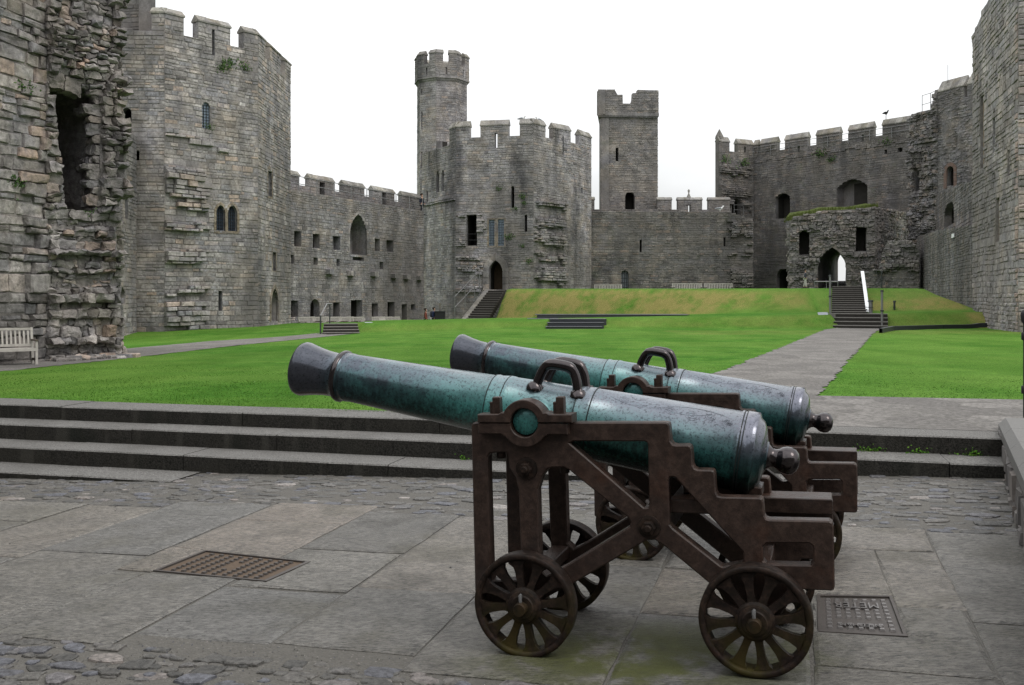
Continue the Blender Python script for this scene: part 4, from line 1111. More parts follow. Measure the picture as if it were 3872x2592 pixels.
for i in range(1500):
    t = R.random()*(len(tp)-1.01); i0 = int(t); p = Vector(tp[i0]).lerp(Vector(tp[i0+1]), t-i0)+Vector((R.uniform(-.1, .5), R.uniform(0, 2), .0)); h_ = R.uniform(.08, .3)
    mb.add([p, p+Vector((.07, 0, 0)), p+Vector((R.uniform(-.1, .1), 0, h_+.1))], [(0, 1, 2)])
mb.build('turf', M_MOSSTOP, ht)
surround(ht, Hf, arc, .3, .05, 'arch_stones', mt=M_MID)
# rubble ramp and low wall to the right of the arch
ra, rb2 = pl_(3262, 74.5), pl_(3478, 73); Rf = Fac(ra, rb2)
rw = thing('low_rubble_wall', ((ra.x+rb2.x)/2, 73.5, 2.2), 'low dark rubble wall heaped with broken stone, right of the pointed archway', 'wall')
rz_ = lambda x, y: Rf.uv(*z4(x, y))
prof = [(0, 1.2), (Rf.L, 1.2), rz_(1780, 560), rz_(1700, 470), rz_(1600, 458), rz_(1440, 480), rz_(1400, 560), rz_(1370, 700), rz_(1340, 770), rz_(1240, 795), rz_(1174, 790)]
mb = MB(); zl = rz_(1300, 790)[1]
wall_face(mb, Rf, prof, [], thick=2.5, prot=lambda u, v, r: th_(u, v*1.2, r)*1.3 if v > zl else 0, **kr)
roughen(mb.build('rubble', [M_MID, M_INSIDE], rw), 1, .2)

# ================================================================== I. broken tower at right
z5 = lambda x, y: (3350+.4465*x, .4465*y); z6 = lambda x, y: (3350+.4465*x, 600+.4465*y)
z6r = lambda a, b, c, d: (3350+.4465*a, 3350+.4465*b, 600+.4465*c, 600+.4465*d)
ia, ib, ic = pl_(3441, 81.5), pl_(3546, 78.6), pl_(3730, 74); If, Ig = Fac(ia, ib), Fac(ib, ic)
M_BRK = stone('pale_broken_stone', PAL_NE, .3, .15, .15, gain=.9); SB = [M_BRK, M_INSIDE]
it = thing('broken_tower', (ib.x, ib.y+2, 2), 'ragged dark tower with two stacked doorways and gabled merlon, right of the gate wall', 'tower')
iz = lambda x, y: If.uv(*z5(x, y)); ig = lambda x, y: Ig.uv(*z5(x, y))
mb = MB()
thI = lambda u, v, r: max(0, .22+.4*noise.noise(Vector((u*.8, v*1.8, 21)))+.2*noise.noise(Vector((u*2, v*4, 1)))+R.uniform(-.05, .1))
wall_face(mb, If, [(0, 1.2), (If.L, 1.2), iz(440, 760), iz(410, 860), iz(395, 925), iz(280, 950), iz(210, 1000)], [(rect(If, *z6r(246, 296, 62, 288), 'rnd'), 1.2, 'stone')], prot=thI, rag=(.3, 0), **kr)
Im = [(0, Ig.u(3350+.4465*658)), (Ig.u(3350+.4465*690), Ig.L)]
IS, IM = ig(660, 830)[1], ig(600, 742)[1]
wall_face(mb, Ig, crenel(Ig, 1.2, IS, IM, Im), [(rect(Ig, *z6r(515, 576, 65, 250), 'rnd'), 1.6, 'cap'), (rect(Ig, *z6r(492, 578, 368, 572), 'rnd'), 1.6, 'cap')], thick=.9, **dict(kd, snaps=(IS, IM)))
roughen(mb.build('tower_wall', SB, it), 1, .2)
for a, b in Im: coping(it, Ig, a, b, IM, .9, .9, ends=(0, 1))
surround(it, Ig, rect(Ig, *z6r(515, 576, 65, 250), 'rnd'), .3, .04, 'door_surround', mt=plain('red_dressings', (.13, .09, .075), .9, 0, .3, 5, .3))
railing('tower_top_railing', [Vector(If.P(*iz(x, y), -.4)) for x, y in ((275, 965), (345, 945), (412, 915))], 1.55, 'thin railing on top of the broken tower against the sky')
mb = MB(); rg = Ig.P(Ig.u(3350+.4465*500), IM+.6, -.3); mb.tube([rg, (rg[0], rg[1], rg[2]+1.5)], .02, 5); mb.build('lightning_rod', M_RAILD, it)
# ================================================================== J. stepped wall running along the right of the mound
ja, jb = pl_(3470, 77.5), pl_(3712, 47.5); Jf = Fac(ja, jb)
jw = thing('right_lower_wall', (jb.x, jb.y+10, 1), 'lower stepped wall leading from the broken tower to the near right tower', 'wall')
jz = lambda x, y: Jf.uv(*z6(x, y))
mb = MB(); wall_face(mb, Jf, [(0, .2), (Jf.L, .2), jz(775, 560), jz(600, 585), jz(440, 610), (0, jz(300, 645)[1])], [], thick=1., **dict(kd, wid=(.35, .8)))
mb.build('wall_body', SB, jw)
mb = MB(); u0, v_ = Jf.uv(*z6(580, 655)); c = Vector(Jf.P(u0, v_, .08)); mb.box((-.02, -.45, -.12), (.03, .45, .12), M=Matrix.Translation(c) @ Matrix.Rotation(atan2(Jf.d.y, Jf.d.x)-pi/2, 4, 'Z'))
tag(mb.build('small_plaque', M_WHITE), 'small pale plaque fixed to the lower stepped wall at right', 'plaque')
j2a, j2b = pl_(3540, 76.5), pl_(3716, 53); J2 = Fac(j2a, j2b)
ju = thing('right_upper_wall', (j2b.x, j2b.y+8, 2), 'upper stepped wall behind the lower one, mossy along its sloping top', 'wall')
z2 = lambda x, y: J2.uv(*z6(x, y))
mb = MB(); wall_face(mb, J2, [(0, .2), (J2.L, .2), z2(772, 185), z2(640, 215), (0, z2(440, 290)[1])], [(rect(J2, *z6r(494, 578, 370, 570), 'rnd'), 1.2, 'cap')], thick=.8, **dict(kd, wid=(.35, .8)))
mb.build('wall_body', SB, ju)

# ================================================================== K. tall tower at the right edge
ka, kb = pl_(3678, 46.8), pl_(3850, 37.8); kc = kb+Vector((3.6, -1.6))
Kf, Kg = Fac(ka, kb), Fac(kb, kc)
kt_ = thing('right_tower', (kb.x+1, kb.y, .9), 'tall warm grey tower with blocked tall windows cut by the right edge', 'tower')
mb = MB(); SK = [M_PINK, M_INSIDE]
kz = lambda x, y: Kf.uv(*z5(x, y))
kk = dict(course=(.14, .32), wid=(.3, .9), gap=.012, proud=(.004, .05), skew=.02)
tall = [rect(Kf, *z5(800, 0)[:1], z5(832, 0)[0], z5(0, 810)[1], z5(0, 1425)[1]), rect(Kf, z6(930, 0)[0], z6(962, 0)[0], z6(0, 335)[1], z6(0, 705)[1])]
slk = [rect(Kf, z5(905, 0)[0], z5(928, 0)[0], z5(0, 985)[1], z5(0, 1290)[1]), rect(Kf, z5(1030, 0)[0], z5(1050, 0)[0], z5(0, 1270)[1], z5(0, 1490)[1]), rect(Kf, z6(845, 0)[0], z6(858, 0)[0], z6(0, 1050)[1], z6(0, 1100)[1])]
wall_face(mb, Kf, [(0, .0), (Kf.L, .0), (Kf.L, 19), (Kf.u(3760), 16.2), kz(868, 0), kz(815, 115), kz(750, 270), kz(725, 350), (0, kz(725, 350)[1]-.3)], [(p, .3, 'stone') for p in tall]+[(p, .9, 'cap') for p in slk], thick=1., tintf=lambda x, v, t: (.83 if x > Kf.L-.6 and R.random() < .75 else t*.8), **kk)
wall_face(mb, Kg, [(0, 0), (Kg.L, 0), (Kg.L, 19), (0, 19)], [], thick=1., tintf=lambda x, v, t: (.8 if R.random() < .4 else t*.8), prot=lambda u, v, r: .1+.12*noise.noise(Vector((v*1.5, 3, 3))), **kk)
Kb = Fac(ka+Vector((6, 3)), ka); wall_face(mb, Kb, [(0, 0), (Kb.L, 0), (Kb.L, 13), (0, 13)], stones=False)
mb.build('tower_wall', SK, kt_)
for p in tall:
    mb = MB(); tri_fill(mb, Kf, [p], -.12, 0); mb.build('blocked_window', plain('buff_infill', (.19, .15, .11), .9, 0, .3, 6, .3), kt_)

# ================================================================== L. low wall with granite coping at lower right
la = Vector((4.57, 8.95)); lb = Vector((2.916, 5.4)); lb = la+(lb-la)*1.5
Lf = Fac(la, lb); lw = thing('low_garden_wall', (la.x, la.y, 0), 'low rubble wall with pale granite coping beside the steps at lower right', 'wall')
mb = MB(); ztop = lambda u: .37+.035*u
wall_face(mb, Lf, [(0, -.1), (Lf.L, -.1), (Lf.L, ztop(Lf.L)), (0, ztop(0))], [], thick=.5, course=(.1, .2), wid=(.15, .45), gap=.006, proud=(.002, .03), skew=.02)
Le = Fac(la-Lf.n*.5, la); wall_face(mb, Le, [(0, -.1), (Le.L, -.1), (Le.L, .37), (0, .37)], [], thick=.3, course=(.1, .2), wid=(.15, .35), gap=.006)
mb.build('wall_body', [M_MID, M_INSIDE], lw)
mb = MB(); x = -.05
while x < Lf.L:
    x1 = min(x+R.uniform(.9, 1.3), Lf.L); vs = []
    for u in (x+.004, x1-.004):
        z = ztop(u)
        for w, dz in ((.02, -.02), (.02, .06), (-.04, .12), (-.5, .13), (-.56, .07), (-.56, -.02)): vs.append(Lf.P(u, z+dz, w))
    mb.add(vs, [(i, (i+1) % 6, 6+(i+1) % 6, 6+i) for i in range(6)]+[(5, 4, 3, 2, 1, 0), (6, 7, 8, 9, 10, 11)], 0, R.random()); x = x1
mb.build('granite_coping', plain('pale_granite', (.135, .132, .126), .7, 0, .45, 70, .3), lw)
# ================================================================== bronze guns on iron carriages
def bronze_b(g):
    p = g.obj(); x = g.sep(p, 0); z = g.sep(p, 2)
    n = g.noise(9, 6, rough=.7); sp = g.noise(75, 5, rough=.85); dr = g.noise(20, 5, (2.4, 2.4, .2), .65)
    # patina is thickest round the trunnions; the muzzle has been handled down to dark metal
    am = g.ramp(g.rng(x, -1.4, 1.1), [(0, (0,)*3), (.1, (.03,)*3), (.14, (.22,)*3), (.32, (.3,)*3), (.46, (.92,)*3), (.6, (.85,)*3), (.72, (.6,)*3), (.925, (.5,)*3), (.94, (.05,)*3), (1, (.03,)*3)])
    a = g.math('ADD', am, g.rng(n, .35, .65, -.16, .16))
    brz = g.mix(n, (.022, .033, .043), (.05, .072, .09))
    pat = g.mix(g.noise(34, 4), (.034, .21, .195), (.12, .4, .37))
    c = g.mix(g.rng(a, .15, 1., 0, 1), brz, pat)
    side = g.rng(z, -.11, .05, 1, 0)         # green crust and black runs low on the barrel
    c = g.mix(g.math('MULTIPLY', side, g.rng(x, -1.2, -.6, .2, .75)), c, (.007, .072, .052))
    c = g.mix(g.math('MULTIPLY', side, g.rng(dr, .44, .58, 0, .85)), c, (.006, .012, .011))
    c = g.mix(g.rng(z, -.14, -.06, .88, 0), c, (.006, .011, .01))  # shade under the barrel painted in as near-black
    c = g.mix(g.math('MULTIPLY', g.rng(z, .0, .13), g.rng(x, -1.1, .25, .45, .9)), c, g.mix(n, (.11, .115, .14), (.2, .2, .24)))  # sky sheen along the top painted in as pale lilac
    c = g.mix(g.rng(x, -1.12, -1.2, 0, .9), c, g.mix(n, (.035, .037, .044), (.085, .09, .11)))
    c = g.mix(g.rng(sp, .53, .6, 0, .75), c, (.01, .016, .019)); c = g.mix(g.math('MULTIPLY', g.rng(sp, .45, .38, 0, .4), am), c, (.08, .27, .25))
    g.col(c); g.bump(g.mix(.5, sp, n), .15, .003)
    g.L(g.rng(a, .1, 1., .16, .3), g.b.inputs['Roughness'])
    g.L(g.rng(a, .1, 1., .6, .2), g.b.inputs['Metallic'])
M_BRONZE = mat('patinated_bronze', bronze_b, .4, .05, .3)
M_BLACKBR = mat('dark_polished_bronze', lambda g: (g.col(g.mix(g.noise(14, 5), (.035, .032, .034), (.075, .066, .066))), g.bump(g.noise(9, 3), .1, .003)), .13, .92, .3)
def iron_b(g):
    n = g.noise(24, 6, rough=.75); sp = g.noise(130, 3, rough=.8); m = g.noise(3.2, 5, rough=.6)
    c = g.ramp(n, [(.38, (.022, .0145, .012)), (.52, (.034, .022, .0175)), (.64, (.048, .031, .0245))])
    c = g.mix(g.rng(m, .56, .74, 0, .4), c, (.075, .03, .016))
    c = g.mix(g.rng(m, .28, .42, .5, 0), c, (.024, .022, .022))
    c = g.mix(g.rng(sp, .58, .68, 0, .8), c, (.008, .007, .007))
    g.col(c); g.bump(g.mix(.5, n, sp), .5, .005); g.L(g.rng(n, .38, .62, .3, .5), g.b.inputs['Roughness'])
M_IRON = mat('rusty_cast_iron', iron_b, .45, .0, .22)
def wheel_b(g):
    n = g.noise(26, 6, rough=.75); m = g.noise(5, 5, rough=.65)
    c = g.ramp(n, [(.38, (.009, .007, .006)), (.52, (.018, .0125, .0105)), (.64, (.034, .022, .017))])
    c = g.mix(g.rng(m, .56, .74, 0, .55), c, (.05, .022, .012))
    z = g.sep(g.obj(), 2)
    mo = g.math('MULTIPLY', g.rng(z, -.24, .1, 1, .05), g.rng(g.noise(8, 5), .42, .62))
    c = g.mix(g.math('MULTIPLY', mo, .75), c, (.042, .037, .009))
    g.col(c); g.bump(n, .4, .005)
M_WHEEL = mat('mossy_cast_iron', wheel_b, .5, .0, .1)
YG = .375        # gun axis, measured across the carriage from the outer face of the near wheels
OUT = [(-0.251, 1.032), (-0.241, 1.043), (-0.222, 1.046), (0.664, 1.05), (0.675, 1.046), (0.679, 1.036), (0.682, 0.969), (0.691, 0.954), (0.705, 0.951), (0.757, 0.952), (0.768, 0.947), (0.773, 0.935), (0.775, 0.864), (0.782, 0.851), (0.795, 0.845), (0.856, 0.845), (0.865, 0.839), (0.868, 0.827), (0.87, 0.751), (0.877, 0.734), (0.893, 0.73), (1.054, 0.731), (1.065, 0.726), (1.068, 0.713), (1.071, 0.655), (1.077, 0.643), (1.09, 0.639), (1.333, 0.643), (1.345, 0.636), (1.349, 0.621), (1.345, 0.371), (1.341, 0.357), (1.33, 0.352), (1.2, 0.35), (1.14, 0.261), (1.081, 0.171), (0.95, 0.165), (0.878, 0.312), (0.826, 0.356), (0.63, 0.513), (0.596, 0.532), (0.556, 0.527), (0.519, 0.502), (0.218, 0.317), (0.081, 0.242), (0.045, 0.166), (-0.085, 0.161), (-0.19, 0.201), (-0.259, 0.253)]
H1 = [(-0.175, 0.885), (-0.162, 0.901), (-0.131, 0.905), (-0.079, 0.906), (-0.073, 0.881), (-0.069, 0.836), (-0.039, 0.79), (-0.028, 0.735), (-0.027, 0.439), (-0.025, 0.318), (-0.174, 0.309), (-0.177, 0.384)]
H2 = [(0.064, 0.738), (0.085, 0.796), (0.113, 0.833), (0.135, 0.841), (0.193, 0.843), (0.214, 0.833), (0.483, 0.624), (0.492, 0.604), (0.485, 0.585), (0.183, 0.394), (0.095, 0.346), (0.062, 0.375)]
H3 = [(0.224, 0.953), (0.24, 0.962), (0.566, 0.965), (0.578, 0.96), (0.581, 0.948), (0.578, 0.685), (0.571, 0.674), (0.554, 0.672)]
H4 = [(0.666, 0.794), (0.672, 0.808), (0.684, 0.812), (0.696, 0.809), (0.975, 0.497), (0.978, 0.45), (0.89, 0.429), (0.879, 0.432), (0.678, 0.586), (0.665, 0.602)]
H5 = [(1.061, 0.523), (1.075, 0.539), (1.25, 0.546), (1.264, 0.534), (1.263, 0.47), (1.252, 0.455), (1.072, 0.449), (1.059, 0.463)]
def local(mb, name, m, parent, origin=(0, 0, 0)):
    """link a mesh built in carriage axes as a child; origin is its own pivot"""
    mb.v = [(x-origin[0], y-origin[1], z-origin[2]) for x, y, z in mb.v]; mb.local = True
    o = mb.build(name, m, parent); o.location = origin; return o
def make_wheel(parent, x, y, side):
    """cast wheel with twelve flaring spokes; outer face looks to -y for side=-1"""
    r, w = .234, .085; z = .23; T = Matrix.Translation((x, y, z)) @ (Matrix.Rotation(-pi/2, 4, 'Z') if side < 0 else Matrix.Rotation(pi/2, 4, 'Z'))
    # local +X of lathe -> outward
    mb = MB(); n = 72
    prof = [(-w, r-.03), (-w, r-.004), (-w+.006, r), (-.006, r), (0, r-.004), (0, r-.022), (-.008, r-.027), (-w*.5, r-.034), (-w+.008, r-.03)]
    mb.lathe(prof+[prof[0]], n, T, cap=(False, False))
    rim = local(mb, 'rim', M_WHEEL, None, (x, y, z)); rim.parent = parent
    wheel = rim; wheel.name = 'wheel'
    mb = MB(); a0 = .13
    for k in range(12):
        A = T @ Matrix.Rotation(a0+k*pi/6, 4, 'X'); vs = []
        for rr, hw, t0, t1 in ((.07, .018, -.014, -.05), (.11, .0155, -.016, -.046), (.155, .0185, -.017, -.044), (.185, .026, -.016, -.046), (.203, .042, -.014, -.05)):
            vs += [A @ Vector((t0, -hw, rr)), A @ Vector((t0, hw, rr)), A @ Vector((t1, hw, rr)), A @ Vector((t1, -hw, rr))]
        fs = [(4*i+q, 4*i+(q+1) % 4, 4*i+4+(q+1) % 4, 4*i+4+q) for i in range(4) for q in range(4)]
        mb.add(vs, fs)
    local(mb, 'spokes', M_WHEEL, None, (x, y, z)).parent = wheel; sp = wheel.children[-1]; sp.location = (0, 0, 0)
    mb = MB(); mb.lathe([(-.075, .075), (-.05, .083), (-.012, .083), (-.004, .072), (.01, .068), (.014, .055), (.02, .05), (.02, .0)], 48, T, smooth=False, cap=(True, False))
    h = local(mb, 'hub', M_WHEEL, None, (x, y, z)); h.parent = wheel; h.location = (0, 0, 0)
    mb = MB(); mb.lathe([(.0, .03), (.052, .03), (.06, .026), (.06, 0)], 32, T, smooth=False, cap=(True, False))
    h = local(mb, 'axle_end', M_WHEEL, None, (x, y, z)); h.parent = wheel; h.location = (0, 0, 0)
    mb = MB(); P = [T @ Vector((.034, 0, .02)), T @ Vector((.034, 0, .058)), T @ Vector((.034, .004, .066))]; mb.tube(P, [.007, .009, .005], 8)
    h = local(mb, 'linch_pin', M_RAIL, None, (x, y, z)); h.parent = wheel; h.location = (0, 0, 0)
    return wheel
def arcpts(cx, cz, r, a0, a1, n): return [(cx+r*cos(a0+(a1-a0)*i/n), cz+r*sin(a0+(a1-a0)*i/n)) for i in range(n+1)]
def hexbolt(parent, x, z, y, side):
    T = Matrix.Translation((x, y, z)) @ Matrix.Rotation(-pi/2 if side < 0 else pi/2, 4, 'Z')
    mb = MB(); mb.lathe([(0, .052), (.008, .05), (.01, .04)], 28, T, smooth=False); mb.lathe([(.008, .031), (.034, .03), (.036, .027)], 6, T, smooth=False); mb.lathe([(.03, .017), (.046, .016), (.049, .012)], 16, T)
    local(mb, 'bolt', M_WHEEL, parent)
M_SEAM = plain('dark_seam', (.012, .016, .016), .5)
def make_cannon(label):
    root = thing('cannon', (0, 0, 0), label, 'cannon', 'bronze guns on iron carriages')
    for side, ya in ((-1, .10), (1, .59)):
        mb = MB(); mb.prism(OUT, ya, ya+.07, [H1, H2, H3, H4, H5], bev=.006); ck = local(mb, 'cheek', M_IRON, root)
        yo = ya if side < 0 else ya+.07          # outer face
        def slabm(poly, p0, p1, hole=()):
            mb = MB(); a, b = (yo-p1, yo-p0) if side < 0 else (yo+p0, yo+p1); mb.prism(poly, a, b, hole, bev=.004); return mb
        TX, TZ = .024, 1.05; RO, RI = .112, .066
        low = [(-.2, 1.047)]+[(TX-RI, 1.047)]+arcpts(TX, TZ, RI, pi+.04, 2*pi-.04, 14)+[(.228, 1.047), (.228, .998), (.137, .998), (.118, .985)]+arcpts(TX, TZ, RO, -.55, -pi+.55, 14)+[(-.07, .985), (-.088, .998), (-.2, .998)]
        local(slabm(low, -.002, .045), 'trunnion_bearing', M_IRON, root)
        up = [(-.2, 1.05), (-.2, 1.088), (-.098, 1.09), (-.083, 1.098)]+arcpts(TX, TZ, RO-.006, pi-.46, .46, 16)+[(.132, 1.098), (.147, 1.09), (.252, 1.09), (.252, 1.052)]+[(TX+RI, 1.052)]+arcpts(TX, TZ, RI, .04, pi-.04, 14)+[(TX-RI, 1.05)]
        local(slabm(up, -.045, .05), 'cap_square', M_IRON, root)
        for px_ in (-.118, .188):
            mb = MB(); yy = yo+.005*side*-1
            mb.box((px_-.018, yy-.02, 1.085), (px_+.018, yy+.02, 1.165), bev=.004); mb.box((px_-.034, yy-.012, 1.088), (px_-.012, yy+.012, 1.142), bev=.003)
            local(mb, 'cap_bolt', M_IRON, root)
            mb = MB(); mb.lathe([(0, .022), (.028, .022), (.03, .018)], 14, Matrix.Translation((px_, yo-.035*side*-1*-1, .895 if px_ < 0 else .832)) @ Matrix.Rotation(pi/2, 4, 'Y') @ Matrix.Translation((-.01, 0, 0))); local(mb, 'bolt_nut', M_WHEEL, root)
        hexbolt(root, .016, .835, yo, side); hexbolt(root, .575, .588, yo, side)
    mb = MB(); mb.box((1.02, .49, .585), (1.346, .66, .655), bev=.004); local(mb, 'side_bed', M_IRON, root)
    for x0, x1, z0, z1 in ((.56, .66, .55, .63), (-.02, .07, .30, .36), (.66, 1.02, .64, .70), (1.0, 1.08, .33, .42)):
        mb = MB(); mb.box((x0, .16, z0), (x1, .6, z1), bev=.005); local(mb, 'transom', M_IRON, root)
    for x in (.008, 1.023):
        mb = MB(); mb.tube([(x, .03, .23), (x, .72, .23)], .028, 16); mb.box((x-.04, .15, .19), (x+.04, .6, .27), bev=.006); local(mb, 'axletree', M_IRON, root)
        make_wheel(root, x, 0, -1); make_wheel(root, x, .75, 1)
    # quoin under the breech
    mb = MB(); mb.prism([(.7, .70), (1.05, .70), (1.05, .735), (.7, .79)], .3, .45, bev=.005); local(mb, 'quoin', M_IRON, root)
    # barrel: axial coordinate grows towards the breech, origin at the trunnions
    el = radians(10.2); BM = Matrix.Translation((.024, YG, 1.052)) @ Matrix.Rotation(el, 4, 'Y')
    prof = [(-1.20, .06), (-1.33, .058), (-1.357, .06), (-1.362, .085), (-1.360, .126), (-1.352, .138), (-1.338, .1425), (-1.322, .141), (-1.30, .1355), (-1.26, .1265), (-1.2, .117), (-1.15, .1145), (-1.132, .116),
            (-1.126, .121), (-1.12, .121), (-1.118, .128), (-1.108, .1325), (-1.098, .1325), (-1.09, .128), (-1.086, .124), (-1.075, .1235), (-1.07, .1262), (-1.055, .1262), (-1.05, .1235), (-.9, .1275), (-.6, .1365), (-.265, .147), (-.262, .151), (-.25, .153), (-.235, .15), (-.228, .152), (-.19, .157), (-.17, .157), (-.168, .1545), (.12, .161), (.175, .163),
            (.178, .168), (.192, .17), (.205, .167), (.212, .172), (.25, .174), (.252, .171), (.5, .1765), (.93, .184), (.932, .189), (.943, .19), (.945, .1875), (.955, .1875), (.958, .192), (1.008, .192), (1.013, .186), (1.018, .17), (1.035, .155), (1.05, .125), (1.058, .085), (1.062, .07), (1.068, .066)]
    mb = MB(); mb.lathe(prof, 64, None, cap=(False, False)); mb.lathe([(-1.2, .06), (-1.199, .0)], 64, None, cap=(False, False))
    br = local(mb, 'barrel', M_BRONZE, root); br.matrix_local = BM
    mb = MB(); mb.lathe([(1.06, .068), (1.07, .058), (1.085, .044), (1.1, .041), (1.115, .046), (1.128, .056), (1.145, .062), (1.165, .063), (1.185, .056), (1.2, .04), (1.207, .02), (1.208, 0)], 36, None, cap=(True, False))
    o = local(mb, 'cascabel', M_BLACKBR, root); o.parent = br
    mb = MB(); mb.lathe([(-1.119, .125), (-1.117, .131), (-1.108, .1355), (-1.099, .1355), (-1.091, .131), (-1.089, .125)], 56, None, cap=(False, False)); o = local(mb, 'muzzle_ring', M_BLACKBR, root); o.parent = br
    for xs_, rs_ in ((-.19, .1575), (-.262, .1515), (.178, .1685), (.251, .1745), (.944, .1905), (.957, .1915)):
        mb = MB(); mb.lathe([(xs_-.003, rs_-.003), (xs_-.002, rs_+.0008), (xs_+.002, rs_+.0008), (xs_+.003, rs_-.003)], 56, None, cap=(False, False)); o = local(mb, 'seam_ring', M_SEAM, root); o.parent = br
    for sy in (-1, 1):
        mb = MB(); mb.lathe([(-.02, .0615), (.14, .0615), (.144, .058), (.144, 0)] if True else [], 36, Matrix.Rotation(pi/2*sy, 4, 'Z') @ Matrix.Translation((.151, 0, 0)), cap=(True, False)); mb.lathe([(.0, .1), (.02, .1), (.04, .085)], 36, Matrix.Rotation(pi/2*sy, 4, 'Z') @ Matrix.Translation((.12, 0, 0)))
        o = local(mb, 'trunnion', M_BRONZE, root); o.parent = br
        # lifting handle
        P = []; hw = .1; x0 = .07
        for i in range(17):
            t = -1+i/8; xx = hw*(abs(t)**.6)*(1 if t > 0 else -1); zz_ = .126*(1-abs(t)**2.6)
            P.append(Vector((x0+xx*1.05, .078*sy+.012*sy*(1-abs(t)), .135+zz_)))
        P = [Vector((x0-hw*1.15, .08*sy, .125))]+P+[Vector((x0+hw*1.15, .08*sy, .13))]
        mb = MB(); mb.tube(P, [.036]+[.0235+(.003 if 4 < i < 12 else 0) for i in range(17)]+[.036], 12)
        for xx in (P[0].x+.006, P[-1].x-.006):
            mb.lathe([(0, .046), (.018, .042), (.034, .026)], 8, Matrix.Translation((xx, .078*sy, .125)) @ Matrix.Rotation(-pi/2, 4, 'Y'))
        o = local(mb, 'lifting_handle', M_BLACKBR, root); o.parent = br
    # chased scroll lines and vent on the breech
    mb = MB(); rr = lambda x: .171+(x-.25)*(.184-.171)/.68+.0006
    def on(x, a): return Vector((x, -rr(x)*sin(a), rr(x)*cos(a)))
    for k, (xa, xb, am, aa) in enumerate(((.33, .56, .45, .22), (.36, .6, .55, .15), (.58, .78, .6, .1), (.6, .86, .5, -.12), (.42, .5, .25, .2))):
        mb.tube([on(xa+(xb-xa)*i/24, am+aa*sin(pi*i/24)) for i in range(25)], .0006, 4, cap=False)
    for cx_, ca_, r_ in ((.62, .62, .03), (.72, .68, .035), (.8, .62, .025), (.88, .7, .02), (.4, .5, .03)):
        mb.tube([on(cx_+r_*(1-i/40)*cos(i*.45), ca_+r_*5*(1-i/40)*sin(i*.45)) for i in range(36)], .0006, 4, cap=False)
    o = local(mb, 'chased_ornament', M_BRONZE, root); o.parent = br
    return root
cn = make_cannon('nearer bronze cannon on rusty iron carriage, whole carriage in view')
def place(o, org, yaw, tilt, s_=1.):
    o.matrix_world = Matrix.Translation(org) @ Matrix.Rotation(radians(-yaw), 4, 'Z') @ Matrix.Rotation(radians(-tilt), 4, 'Y') @ Matrix.Scale(s_, 4)
c2 = copy_tree(cn); c2['label'] = 'farther bronze cannon on rusty iron carriage, half hidden behind the nearer one'
place(cn, (.049, 4.31, -.004), 18.2, 2.0); place(c2, (.724, 5.818, .012), 20.0, 1.5, .969)
